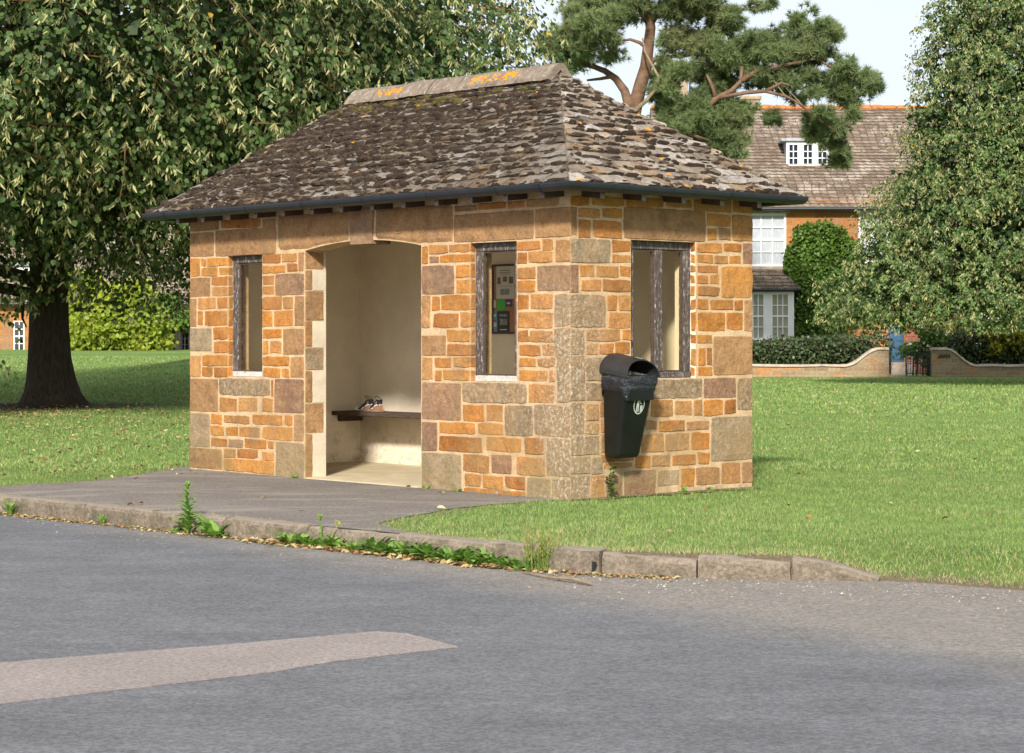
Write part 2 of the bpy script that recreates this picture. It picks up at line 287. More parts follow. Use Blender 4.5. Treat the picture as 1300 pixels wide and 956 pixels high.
# ================================================================ SETTING
def ground_z(x,y):
    x=np.asarray(x,float); y=np.asarray(y,float)
    z=.06*sm(20,55,y)
    left=sm(2,-6,x)
    z=z+left*.62*sm(30,74,y)+.10*sm(24,36,y)*sm(1,-5,x)
    z=z+.55*np.exp(-(((x+5.6)/2.7)**2+((y-50)/6.5)**2))
    return z
KP=[(-160,190),(-60,80),(-22,35.8),(-12,25.6),(-4.27,17.85),(-3.05,16.62),(-1.75,15.36),(-.906,14.55),(-.253,13.85),(.20,13.45),(.532,13.22),(1.14,13.02),(2.03,12.88),(2.21,12.82),(2.54,12.63),(2.93,12.32),(4.2,11.3),(6,10.2),(12,8.2),(40,4),(160,-6)]
KX=np.array([p[0] for p in KP],float); KY=np.array([p[1] for p in KP],float)
def ky(x): return np.interp(x,KX,KY)
def edge_z(x): return -.02+.0*x-.125*sm(1.75,2.35,x)   # lawn edge sinks to the road past the last kerb stone
xs=np.unique(np.concatenate([np.linspace(-160,-20,30),np.linspace(-20,-6,40),np.linspace(-6,5,120),np.linspace(5,20,50),np.linspace(20,160,30)]))
offs=np.concatenate([[.10,.16,.25,.4,.6,.9,1.3,1.8,2.4,3,4,5,6.5,8],np.linspace(10,80,60),[90,110,140,190,260,400]])
nx=len(xs); V=[]; offs=np.concatenate([[.0999],offs])
for io,o_ in enumerate(offs):
    y=ky(xs)+o_; w=sm(0,1.1,o_-.1)
    z=edge_z(xs)*(1-w)+ground_z(xs,y)*w
    if io==0: z=z*0-.32
    V.append(np.stack([xs,y,z],1))
V=np.concatenate(V); ii=np.arange(len(offs)-1)[:,None]*nx+np.arange(nx-1)[None,:]; ii=ii.ravel()
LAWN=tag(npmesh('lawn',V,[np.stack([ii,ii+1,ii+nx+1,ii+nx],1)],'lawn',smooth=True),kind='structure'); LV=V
def lawn_z(x,y):
    o_=y-ky(x); w=sm(0,1.1,o_-.1); return edge_z(x)*(1-w)+ground_z(x,y)*w
# road
oy=np.array([.13,.06,0,-.5,-1,-2,-4,-8,-14,-30,-80.]); V=[]
for o_ in oy: V.append(np.stack([xs,ky(xs)+o_,np.full(nx,-.15)],1))
V=np.concatenate(V); ii=(np.arange(len(oy)-1)[:,None]*nx+np.arange(nx-1)[None,:]).ravel()
tag(npmesh('road',V,[np.stack([ii,ii+nx,ii+nx+1,ii+1],1)],'road'),kind='structure')
def rp(x,y,z=-.146):
    Z=(CE-z)*FPX/(y-HOR); return ((x-650)/FPX*Z,Z,z)
m=MB(); top=[(-700,905),(-300,872),(0,841),(150,829),(300,817),(480,801),(518,804),(582,821)]; bot=[(582,821),(430,838),(350,852),(240,865),(120,879),(0,893),(-300,935),(-700,990)]
def dense(p,n=12,j=.005):
    o=[]
    for a,b in zip(p[:-1],p[1:]):
        for k in range(n):
            t=k/n; q=rp(a[0]+(b[0]-a[0])*t,a[1]+(b[1]-a[1])*t); o.append((q[0]+R.uniform(-j,j),q[1]+R.uniform(-j,j)))
    q=rp(*p[-1]); o.append((q[0],q[1])); return o
poly=dense(top)+dense(bot)[1:]
m.prism(poly,lambda a,b,d:(a,b,d),-.149,-.146); tag(m.build('road_patch','road_patch'),kind='structure')
# pavement sheet (between kerb and shelter, tapering out where the grass begins)
pv=[]; 
front_edge=[(x,ky(x)+.115) for x in np.linspace(-9,-.62,60)]
back=[rp(*q,z=-.02)[:2] for q in ((480,667),(520,660),(570,651),(620,645),(690,640),(735,637.5))]
bk2=[W(u,.02)[:2] for u in np.linspace(.05,5.4,18)]
bk3=[rp(*q,z=-.01)[:2] for q in ((238,594),(215,597),(200,601),(165,607),(130,612),(90,615),(40,617),(0,620))]+[(x,float(ky(x))+.80) for x in (-4.9,-5.6,-6.5,-7.6,-8.9)]
jj=lambda p:[(a+R.uniform(-.03,.03),b+R.uniform(-.03,.03)) for a,b in p]
def dens2(p,n):
    o=[]
    for a,b in zip(p[:-1],p[1:]):
        for k in range(n): o.append((a[0]+(b[0]-a[0])*k/n,a[1]+(b[1]-a[1])*k/n))
    return o+[p[-1]]
def jm(p): return [p[0]]+[(x+R.uniform(-.012,.012),y+R.uniform(-.012,.012)) for x,y in p[1:-1]]+[p[-1]]
back[-1]=W(.02,-.03)[:2]
poly=front_edge+jm(dens2(back,4))+bk2+jm(dens2(bk3,4))
import bmesh
from mathutils.geometry import tessellate_polygon
PAVE=poly
me=bpy.data.meshes.new('pavement'); bm=bmesh.new(); vs=[bm.verts.new((a,b,0)) for a,b in poly]
bm.faces.new(vs); bmesh.ops.triangulate(bm,faces=bm.faces)
for _ in range(6):
    L_=[e for e in bm.edges if e.calc_length()>.2]
    if not L_: break
    bmesh.ops.subdivide_edges(bm,edges=L_,cuts=1); bmesh.ops.triangulate(bm,faces=bm.faces)
for v in bm.verts: v.co.z=float(lawn_z(v.co.x,v.co.y))+.007
bm.normal_update()
for f in bm.faces:
    if f.normal.z<0: f.normal_flip()
bm.to_mesh(me); bm.free(); me.materials.append(M['pavement']); o=bpy.data.objects.new('pavement',me); COL.objects.link(o); tag(o,kind='structure')
def soil_mask():
    P=np.array(PAVE); o_=LV[:,1]-ky(LV[:,0]); s=np.clip(1-(o_-.10)/.42,0,1)*np.where(LV[:,0]>-.9,1,0)*np.where(LV[:,0]>2.1,1.3,.8); near=(LV[:,1]<27)&(LV[:,0]>-12)&(LV[:,0]<3); idx=np.where(near)[0]
    d=np.full(len(LV),9.); d[idx]=np.min(np.hypot(LV[idx,0][:,None]-P[None,:,0],LV[idx,1][:,None]-P[None,:,1]),1); s=np.maximum(s,np.clip(1-d/.35,0,1)*.9)
    c=np.zeros((len(LV),4),np.float32); c[:,0]=s; c[:,3]=1; at_=LAWN.data.color_attributes.new('col','FLOAT_COLOR','POINT'); at_.data.foreach_set('color',c.ravel())
soil_mask()
def inpoly(x,y,P):
    x=np.asarray(x); y=np.asarray(y); c=np.zeros(x.shape,bool); n=len(P)
    for i in range(n):
        x1,y1=P[i]; x2,y2=P[(i+1)%n]
        if y1==y2: continue
        k=((y1>y)!=(y2>y))&(x<(x2-x1)*(y-y1)/(y2-y1)+x1); c^=k
    return c
def shelter_uv(x,y):
    dx=x-X0; dy=y-Y0; return -SN*dx+CS*dy, CS*dx+SN*dy
# dirt strips along the shelter foot, lawn edge and road edge
def strip(name,pts,w0,w1,lift,mat='verge_dirt'):
    m=MB(); P=[Vector(p) for p in pts]; V=[]; n=len(P)
    for i,p in enumerate(P):
        d=(P[min(i+1,n-1)]-P[max(0,i-1)]); d.z=0; d.normalize(); q=Vector((-d.y,d.x,0)); e=min(1,i/2,(n-1-i)/2)
        a=(w0*R.uniform(.1,1.9))*e; b=(w1*R.uniform(.1,1.9))*e
        for s,ww in ((1,a),(-1,b)):
            r=p+q*s*ww; V.append((r.x,r.y,p.z+lift))
    m.add(V,[(2*i,2*i+1,2*i+3,2*i+2) for i in range(n-1)]); return tag(m.build(name,mat),kind='structure')
strip('shelter_foot_soil',[(*W(u,-.05)[:2],.002) for u in np.arange(5.5,-.1,-.08)],.06,.10,.003)
strip('shelter_foot_soil',[(*W(-.05,v)[:2],.006) for v in np.arange(-.1,2.3,.08)],.10,.10,.006)
# kerb: stones along the polyline
m=MB(); pl=[Vector((x,float(ky(x)),0)) for x in np.arange(-30,2.22,.03)]; seg=[]; acc=0; i0=0; Ls=[]; 
cum=[0]
for a,b in zip(pl[:-1],pl[1:]): cum.append(cum[-1]+(b-a).length)
cum=np.array(cum); PX=np.array([p.x for p in pl]); PY=np.array([p.y for p in pl])
s=cum[-1]; ends=[]; target=[2.19,1.68,1.12,.545]   # stone joints (x) at the right end, then regular
js=[float(np.interp(t,PX,cum)) for t in target]
while js[-1]>1.5: js.append(js[-1]-R.uniform(.88,.95))
for k in range(len(js)-1):
    s1,s0=js[k]-.006,js[k+1]+.006; n=7; V=[]; tw=R.uniform(-.008,.008); dz=R.uniform(-.008,.006)
    for i in range(n+1):
        s=s0+(s1-s0)*i/n; x=float(np.interp(s,cum,PX)); y=float(np.interp(s,cum,PY))
        dx=float(np.interp(s+.1,cum,PX)-np.interp(s-.1,cum,PX)); dy=float(np.interp(s+.1,cum,PY)-np.interp(s-.1,cum,PY)); q=math.hypot(dx,dy); nx_,ny_=-dy/q,dx/q
        sink=-.085*max(0,(i/n))**1.6 if k==0 else (-.0 if k>1 else -.012*(i/n))
        if k<=2: dz-=.004
        if k==3: dz=.012
        prof=[(0,-.17),(-.004,-.045),(.010,-.018),(.030,-.010),(.125,-.008),(.125,-.17)]
        for a,b in prof: 
            zz=b+(dz+sink if b>-.1 else 0)+R.uniform(-.006,.006)
            V.append((x+nx_*(a+R.uniform(-.005,.005)+tw),y+ny_*(a+R.uniform(-.005,.005)+tw),zz))
    p=6; F=[(i*p+j,i*p+(j+1)%p,(i+1)*p+(j+1)%p,(i+1)*p+j) for i in range(n) for j in range(p)]
    F+=[tuple(range(p))[::-1],tuple(n*p+j for j in range(p))]; m.add(V,F)
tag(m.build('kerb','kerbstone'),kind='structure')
# ================================================================ SHELTER (local x = v, y = u)
SH=empty('bus_shelter',(X0,Y0,0),TH); tag(SH,'small open-fronted ironstone bus shelter with mossy hipped stone-slate roof on the green','bus shelter')
STF="3.989,2.086,4.991,2.341,b 5.017,2.092,5.429,2.332,b 4.928,2.345,5.429,2.461,b 4.239,2.351,4.903,2.437,o 4.001,2.341,4.227,2.418,b 5.252,1.899,5.429,2.081,o 5.144,1.997,5.234,2.077,o 4.778,1.991,5.132,2.078,o 4.953,1.901,5.234,1.988,o 4.778,1.907,4.933,1.982,o 5.08,1.7,5.429,1.89,b 4.778,1.808,5.055,1.89,o 4.778,1.706,5.047,1.796,o 5.317,1.41,5.429,1.687,b 4.986,1.58,5.299,1.692,o 4.778,1.578,4.959,1.695,o 5.203,1.42,5.299,1.565,o 4.778,1.416,5.178,1.567,o 4.778,1.304,5.03,1.401,o 5.055,1.17,5.421,1.395,g 3.919,1.998,4.21,2.086,o 3.663,2.005,3.895,2.085,o 3.553,1.915,3.64,2.093,b 3.837,1.907,4.21,1.983,o 3.656,1.918,3.814,1.993,o 4.025,1.804,4.21,1.888,o 4.025,1.706,4.21,1.793,o 3.553,1.695,4.006,1.897,p 3.902,1.566,4.21,1.689,o 3.721,1.571,3.884,1.685,t 3.553,1.411,3.698,1.688,b 4.048,1.402,4.21,1.553,o 3.721,1.408,4.025,1.557,o 4.778,1.285,5.018,1.376,o 4.778,1.149,5.01,1.269,o 4.778,1.027,5.217,1.131,o 5.24,0.915,5.433,1.126,t 5.038,0.918,5.223,1.014,o 4.778,0.918,5.01,1.014,o 4.948,0.578,5.439,0.901,b 4.085,0.746,4.934,0.908,m 4.035,0.755,4.072,0.902,o 3.555,0.6,4.017,0.919,p 4.623,0.586,4.928,0.72,o 4.295,0.595,4.601,0.727,t 4.046,0.605,4.274,0.733,o 5.089,0.229,5.439,0.56,g 4.878,0.459,5.069,0.56,o 4.419,0.479,4.85,0.558,t 3.889,0.479,4.384,0.578,o 3.734,0.487,3.86,0.581,o 3.555,0.342,3.713,0.592,b 4.844,0.348,5.075,0.444,o 4.609,0.35,4.814,0.445,o 4.242,0.351,4.593,0.457,o 3.726,0.34,4.223,0.464,o 4.794,0.25,5.066,0.326,o 4.527,0.249,4.766,0.328,p 4.143,0.249,4.495,0.335,o 4.032,0.256,4.122,0.328,o 4.878,0.019,5.439,0.222,b 4.648,0.145,4.85,0.228,t 4.282,0.15,4.615,0.24,o 4.025,0.14,4.255,0.23,o 4.011,0.018,4.85,0.14,o 3.555,-0.059,3.998,0.327,g 3.899,1.294,4.204,1.388,o 4.111,1.142,4.204,1.274,o 3.899,1.15,4.09,1.274,o 3.555,1.144,3.881,1.388,b 3.782,1.038,4.204,1.127,o 3.555,0.931,3.764,1.13,t 3.92,0.925,4.196,1.014,o 3.782,0.929,3.899,1.013,o 0.432,2.109,1.433,2.347,b 0.008,2.114,0.411,2.351,b 1.132,2.369,1.422,2.42,p 0.769,2.369,1.121,2.427,o 0.541,2.371,0.752,2.428,o 0.129,2.37,0.52,2.434,b 1.772,1.937,1.858,2.094,o 1.505,2.021,1.753,2.096,o 1.22,2.026,1.494,2.094,o 1.626,1.942,1.758,2.001,p 1.22,1.945,1.615,2.008,o 1.426,1.674,1.858,1.923,p 1.22,1.808,1.406,1.928,o 1.22,1.676,1.406,1.793,o 1.735,1.385,1.858,1.665,t 1.615,1.536,1.718,1.662,o 1.22,1.538,1.599,1.666,o 1.365,1.392,1.702,1.51,o 1.22,1.391,1.347,1.518,o 1.22,1.267,1.524,1.372,o 0.349,2.015,0.631,2.095,o 0.2,2.011,0.329,2.102,o 0.008,1.909,0.179,2.096,t 0.516,1.909,0.631,1.999,o 0.204,1.912,0.499,2.006,o 0.409,1.785,0.631,1.884,o 0.409,1.675,0.631,1.771,o 0.008,1.681,0.391,1.888,p 0.488,1.531,0.631,1.658,o 0.204,1.533,0.468,1.659,o 0.204,1.381,0.631,1.511,o 0.008,1.394,0.183,1.659,m 0.008,1.144,0.183,1.381,m 0.499,1.268,0.631,1.365,o 0.204,1.269,0.482,1.364,o 1.199,1.154,1.517,1.249,o 1.534,1.152,1.855,1.323,b 1.709,0.936,1.855,1.134,t 1.462,1.047,1.69,1.136,o 1.199,1.053,1.441,1.138,o 1.589,0.938,1.678,1.028,o 1.199,0.939,1.572,1.031,o 1.34,0.598,1.855,0.919,p 0.511,0.756,1.323,0.927,m 1.038,0.605,1.316,0.736,o 0.807,0.61,1.015,0.741,t 1.649,0.328,1.855,0.578,p 1.153,0.488,1.625,0.585,o 0.8,0.495,1.119,0.594,o 1.061,0.341,1.629,0.472,o 0.577,0.358,1.02,0.481,o 0.305,0.351,0.544,0.487,o 1.333,-0.092,1.855,0.316,g 0.97,0.17,1.316,0.322,t 0.699,0.177,0.947,0.335,p 0.294,0.178,0.677,0.334,o 1.084,0.053,1.297,0.155,o 0.8,0.044,1.068,0.157,o 0.533,0.058,0.777,0.16,o 0.886,-0.064,1.311,0.043,o 0.529,-0.041,0.872,0.044,o 0.23,-0.03,0.511,0.165,g -0.045,-0.021,0.215,0.169,g -0.045,0.186,0.279,0.495,g 0.435,0.492,0.789,0.753,m -0.045,0.507,0.424,0.763,m 0.187,0.774,0.49,0.929,o 0.402,1.067,0.606,1.136,o 0.177,1.065,0.381,1.142,o 0.262,0.949,0.606,1.042,o 0.177,0.945,0.245,1.04,o 0.348,1.156,0.606,1.252,o 0.177,1.157,0.327,1.253,o -0.045,0.781,0.159,1.209,m 0.177,1.267,0.606,1.314,o"
STR="0.006,2.122,0.069,2.351,b 0.083,2.274,0.331,2.346,o 0.355,2.281,0.585,2.361,o 0.083,2.108,0.224,2.255,o 0.243,2.116,0.585,2.26,o 0.599,2.116,1.586,2.378,b 0.012,2.361,0.214,2.444,o 0.234,2.373,0.609,2.45,o 0.629,2.383,1.078,2.462,o 1.099,2.397,1.415,2.472,o 1.432,2.372,1.914,2.483,o 1.931,2.379,2.163,2.491,o 1.603,2.254,1.914,2.361,o 1.608,2.129,1.727,2.236,o 1.749,2.138,1.903,2.242,t 1.92,2.135,2.163,2.364,t 0.006,1.905,0.45,2.1,g 0.469,2.002,0.685,2.101,o 0.469,1.913,0.685,1.983,o 0.102,1.797,0.267,1.89,o 0.282,1.792,0.539,1.891,o 0.559,1.8,0.685,1.892,o 0.117,1.675,0.341,1.775,o 0.355,1.678,0.685,1.777,o 0.006,1.388,0.394,1.653,m 0.006,1.665,0.088,1.887,p 0.414,1.523,0.525,1.652,o 0.543,1.521,0.685,1.654,o 0.426,1.379,0.685,1.507,o 0.166,1.277,0.563,1.371,t 0.585,1.283,0.685,1.375,o 0.006,1.159,0.152,1.374,m 1.483,2.029,1.799,2.109,o 1.815,2.037,2.042,2.117,o 2.058,1.943,2.163,2.123,p 1.483,1.935,1.679,2.009,o 1.694,1.935,1.869,2.009,o 1.885,1.937,2.036,2.011,o 1.483,1.855,1.749,1.917,o 1.483,1.759,1.619,1.832,o 1.634,1.761,1.76,1.839,o 1.483,1.657,1.76,1.741,o 1.782,1.646,2.163,1.919,o 1.483,1.543,1.625,1.631,o 1.64,1.54,1.931,1.629,o 1.947,1.542,2.056,1.627,o 2.074,1.356,2.163,1.629,b 1.483,1.355,1.83,1.52,o 1.852,1.368,2.056,1.517,o 1.483,1.252,1.673,1.333,o 0.171,1.165,0.31,1.256,t 0.324,1.167,0.486,1.256,o 0.506,1.163,0.681,1.264,o 1.684,0.983,2.171,1.318,b 1.496,1.067,1.588,1.213,o 1.602,1.069,1.668,1.217,o 1.496,0.976,1.668,1.052,o 0.687,0.8,1.551,0.953,m 1.562,0.788,1.971,0.959,p 1.992,0.67,2.171,0.955,m 0.916,0.639,1.188,0.787,t 1.203,0.648,1.419,0.774,t 1.435,0.639,1.546,0.771,t 1.562,0.638,1.811,0.774,o 1.829,0.653,1.969,0.77,o 0.853,0.54,1,0.623,t 1.017,0.522,1.321,0.617,o 1.343,0.523,1.635,0.603,t 1.655,0.247,2.171,0.625,g 0.811,0.348,1.075,0.51,t 1.09,0.352,1.382,0.501,t 1.402,0.357,1.635,0.5,o 0.739,0.224,0.916,0.338,o 0.933,0.231,1.156,0.325,t 1.171,0.23,1.463,0.327,o 1.485,0.231,1.635,0.333,o 0.605,0.003,0.979,0.212,p 0.994,0.068,1.261,0.201,g 1.278,0.049,1.452,0.206,o 1.467,0.053,1.762,0.203,t 1.78,0.047,2.028,0.233,t 2.044,0.045,2.171,0.229,b 0.007,0.799,0.157,1.162,m 0.171,0.953,0.411,1.15,m 0.425,0.975,0.67,1.149,g 0.007,0.529,0.151,0.785,g 0.161,0.631,0.32,0.774,t 0.161,0.524,0.32,0.617,t 0.007,0.358,0.32,0.512,g 0.007,0.208,0.22,0.346,g 0.234,0.2,0.361,0.339,g 0.007,0.002,0.21,0.194,g 0.224,-0.001,0.381,0.19,o 0.395,0.007,0.588,0.181,p 0.375,0.233,0.703,0.284,o 0.171,0.795,0.411,0.938,m 0.425,0.804,0.67,0.96,b 0.336,0.662,0.564,0.792,o 0.58,0.655,0.895,0.786,o 0.336,0.538,0.625,0.647,o 0.642,0.531,0.832,0.64,t 0.336,0.374,0.543,0.525,t 0.559,0.365,0.791,0.518,o 0.336,0.294,0.718,0.356,o"
def parse(s): return [(float(a),float(b),float(c),float(d),e) for a,b,c,d,e in (q.split(',') for q in s.split())]
SC={'o':[(.44,.185,.042),(.40,.16,.037),(.47,.215,.055),(.35,.14,.038),(.43,.205,.068),(.45,.19,.045)],'t':[(.42,.225,.085),(.38,.21,.09),(.40,.20,.07)],
    'b':[(.35,.20,.095),(.32,.18,.085),(.37,.215,.10)],'g':[(.31,.235,.145),(.33,.25,.155)],'p':[(.25,.140,.085),(.28,.165,.10)],'m':[(.29,.205,.12),(.27,.19,.115)]}
def stone(m,a0,z0,a1,z1,typ,plane,proud=.0075,mi=0,li=None):
    w,h=a1-a0,z1-z0; a0-=.0022; a1+=.0022; z0-=.0022; z1+=.0022; w,h=a1-a0,z1-z0; nx=max(4,int(w/.045)); nz=max(3,int(h/.04)); ex=min(.2,.007/w); ez=min(.2,.007/h); SS=[0.]+[ex+(1-2*ex)*i/(nx-2) for i in range(nx-1)]+[1.]; TT=[0.]+[ez+(1-2*ez)*i/(nz-2) for i in range(nz-1)]+[1.]; c=R.choice(SC[typ]); k=R.uniform(.86,1.12); c=tuple(x*k for x in c)
    if li is None: li={'m':1.,'g':.45,'t':.15,'p':.3,'b':.12,'o':.0}[typ]
    sd=R.uniform(0,99); rough=1. if typ in 'otm' else .45
    V=[]; pr=proud*R.uniform(.6,1.3)
    rr=.055/max(w,.1) ; rz=.05/max(h,.08)
    jx=[R.uniform(-.006,.006)*rough for _ in range(4)]; jz=[R.uniform(-.006,.006)*rough for _ in range(4)]
    for j in range(nz+1):
        for i in range(nx+1):
            s=SS[i]; t=TT[j]; x=2*s-1; y=2*t-1
            xx=x*(1-min(rr,.05)*abs(y)**9*rough); yy=y*(1-min(rz,.07)*abs(x)**9*rough)
            A=a0+(xx+1)/2*w; Zz=z0+(yy+1)/2*h
            A+=(jx[0]*(1-s)*(1-t)+jx[1]*s*(1-t)+jx[2]*(1-s)*t+jx[3]*s*t); Zz+=(jz[0]*(1-s)*(1-t)+jz[1]*s*(1-t)+jz[2]*(1-s)*t+jz[3]*s*t)
            n1=mn.noise(Vector((A*14,Zz*14,sd))); n2=mn.noise(Vector((A*33,Zz*33,sd+5)))
            e=max(abs(x),abs(y)); edge=(e>.999)
            if e>.6: A+=.0085*n1*rough; Zz+=.0085*mn.noise(Vector((A*16,Zz*16,sd+9)))*rough
            d=pr*(1-e**9*.45)+.0035*n1+.0025*n2 if not edge else -.003
            V.append(plane(A,Zz,d))
    F=[(j*(nx+1)+i,j*(nx+1)+i+1,(j+1)*(nx+1)+i+1,(j+1)*(nx+1)+i) for j in range(nz) for i in range(nx)]
    m.add(V,F,mi,c,li)
pf=lambda a,z,d:(-d,a,z)          # front plane, outward = -v
pr_=lambda a,z,d:(a,-d,z)         # right plane, outward = -u
pb=lambda a,z,d:(D+d,a,z)
pl_=lambda a,z,d:(a,L+d,z)
def fill(m,a0,a1,z0,z1,plane,quoin=True,holes=()):
    z=z0; row=0
    while z<z1-.03:
        h=min(R.uniform(.085,.14),z1-z)
        if z1-(z+h)<.05: h=z1-z
        a=a0
        if quoin and row%2==0:
            hh=min(R.uniform(.22,.26),z1-z)
        while a<a1-.03:
            w=R.uniform(.12,.34)
            if a1-(a+w)<.1: w=a1-a
            t=R.choice('ooooootbp') if not(quoin and (a==a0 or a+w>a1-.001)) else R.choice('bgtpm')
            if not any(a<hx1-.02 and a+w>hx0+.02 and z<hz1-.02 and z+h>hz0+.02 for hx0,hz0,hx1,hz1 in holes): stone(m,a+.007,z+.007,a+w-.007,z+h-.007,t,plane)
            a+=w
        z+=h; row+=1
WT=.24; TOP=2.60
# --- front wall
m=MB(); fm={2:0}
def fbox(u0,u1,z0,z1): m.box(0,u0,z0,WT,u1,z1,1,fm={5:0,4:0,2:0})   # -x face (outside) mortar, ends mortar
for u0,u1 in ((0,.639),(1.22,1.866),(3.543,4.214),(4.778,L)): fbox(u0,u1,-.15,TOP)
fbox(.639,1.22,-.15,.935); fbox(.639,1.22,2.10,TOP); fbox(4.214,4.778,-.15,.925); fbox(4.214,4.778,2.09,TOP)
# door head: core above the arch
uc=2.7045; hw=.8385
def arch(u): return 2.103+.070*(1-((u-uc)/hw)**2)
poly=[(1.866,TOP)]+[(u,arch(u)) for u in np.linspace(1.866,3.543,17)]+[(3.543,TOP)]
m.prism(poly,lambda a,b,d:(d,a,b),0.,WT,0)
# plaster lining of the reveals and the jamb quoins (long and short)
jz=[2.10,1.93,1.74,1.455,1.21,1.00,.70,.415,.0]; 
for s_,(zz1,zz0) in enumerate(zip(jz[:-1],jz[1:])):
    ln=.215 if s_%2==0 else .085
    for side,uu in ((1,3.543),(-1,1.866)):
        def pj(a,z,d,uu=uu,side=side): return (a,uu-side*d,z)
        stone(m,.004,zz0+.005,ln,zz1-.005,R.choice('bpgb') if s_%2==0 else R.choice('bt'),pj,.006,2,.1)
        y0,y1=(uu-.004,uu+.001) if side==1 else (uu-.001,uu+.004)
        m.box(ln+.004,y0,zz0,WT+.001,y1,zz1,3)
for a0,z0,a1,z1,t_ in parse(STF): 
    a0=-.004 if a0<.03 else a0; a1=L+.004 if a1>L-.035 else a1
    for e in (.639,1.866,4.214):
        if a0<e<a1 and a1-e<.06: a1=e
        elif a0<e<a1 and e-a0<.06: a0=e
    for e in (1.22,3.543,4.778):
        if a0<e<a1 and e-a0<.06: a0=e
    stone(m,a0,z0,a1,z1,t_,pf,mi=2)
    for e,zl,zh in ((1.22,.93,2.1),(4.778,.92,2.09)):
        if abs(a0-e)<.035 and z1>zl+.02 and z0<zh-.03: stone(m,.002,max(z0,zl),.056,min(z1,zh),t_,(lambda A,Z,d,e=e:(A,e-d,Z)),.005,2)
# voussoirs and keystone
def vous(u0,u1,zt,typ,proud,key=False,off=0):
    n=26; V=[]; c=SC[typ][0]; 
    for j in range(9):
        for i in range(n+1):
            u=u0+(u1-u0)*i/n; zb=2.138 if key else max(arch(u),2.103)
            if not key and (u<1.866 or u>3.543): zb=2.112
            z=zb+(zt-zb)*j/8; e=max(abs(2*i/n-1),abs(j/4-1)); d=proud if e<.99 else -.003
            uu=u+((z-2.3)*.06*((u-uc)/.17) if key else 0)
            V.append((-d-.0025*mn.noise(Vector((u*9,z*9,3))),uu,z))
    m.add(V,[(j*(n+1)+i,j*(n+1)+i+1,(j+1)*(n+1)+i+1,(j+1)*(n+1)+i) for j in range(8) for i in range(n)],2,c,.08)
vous(1.435,2.505,2.455,'b',.010); vous(2.875,3.965,2.455,'b',.010)
m.prism([(2.535,2.138),(2.845,2.138),(2.865,2.455),(2.515,2.455)],lambda a,b,d:(d,a,b),-.016,.20,2,(.30,.185,.115),.15)
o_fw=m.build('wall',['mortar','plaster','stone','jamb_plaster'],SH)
# scratched initials in the arch stones: shallow pale scoring on the block faces
m=MB()
def scr(pts,w=.0022):
    for (a,b),(c,d) in zip(pts[:-1],pts[1:]):
        l=math.hypot(c-a,d-b) or 1; nx_,nz_=-(d-b)/l*w,(c-a)/l*w
        m.add([(-.0165,a+nx_,b+nz_),(-.0165,c+nx_,d+nz_),(-.0165,c-nx_,d-nz_),(-.0165,a-nx_,b-nz_)],[(0,1,2,3)])
def circ(u,z,r): scr([(u+r*math.cos(t),z+r*1.2*math.sin(t)) for t in np.linspace(0,6.1,12)])
# u grows to the left in the picture, so strokes are mirrored: first stone 'W ... Q in', second 'I E T O ... PPIN'
circ(1.825,2.265,.030); scr([(1.77,2.27),(1.76,2.235)]); scr([(1.735,2.265),(1.745,2.235)])
for u in (1.93,1.99,2.03): scr([(u,2.235),(u+.004,2.185)])
scr([(2.06,2.285),(1.99,2.288)]); scr([(2.025,2.285),(2.02,2.235)])
scr([(2.30,2.29),(2.305,2.21)]); scr([(2.20,2.285),(2.21,2.22)]); scr([(2.20,2.285),(2.14,2.285)]); scr([(2.205,2.255),(2.15,2.255)]); scr([(2.21,2.22),(2.14,2.22)])
for u in (1.88,1.83): scr([(u,2.225),(u+.003,2.17)]); scr([(u,2.225),(u-.025,2.215),(u-.022,2.198),(u,2.196)])
scr([(1.765,2.22),(1.768,2.175)]); scr([(1.735,2.175),(1.73,2.222),(1.70,2.178),(1.695,2.222)])
scr([(3.50,2.30),(3.485,2.25),(3.47,2.28),(3.455,2.25),(3.44,2.30)]); scr([(3.42,2.25),(3.40,2.29),(3.385,2.25)]); scr([(3.37,2.29),(3.37,2.25)])
circ(3.33,2.20,.026); scr([(3.315,2.185),(3.295,2.165)]); scr([(3.26,2.215),(3.26,2.18)]); scr([(3.235,2.18),(3.235,2.215),(3.20,2.21),(3.195,2.18)]); scr([(3.165,2.225),(3.165,2.18)]); scr([(3.14,2.19),(3.10,2.215),(3.10,2.18)])
simple('scratch',(.40,.28,.17),.95); tag(m.build('scratched_inscription','scratch',SH,fix=False),kind='stuff')
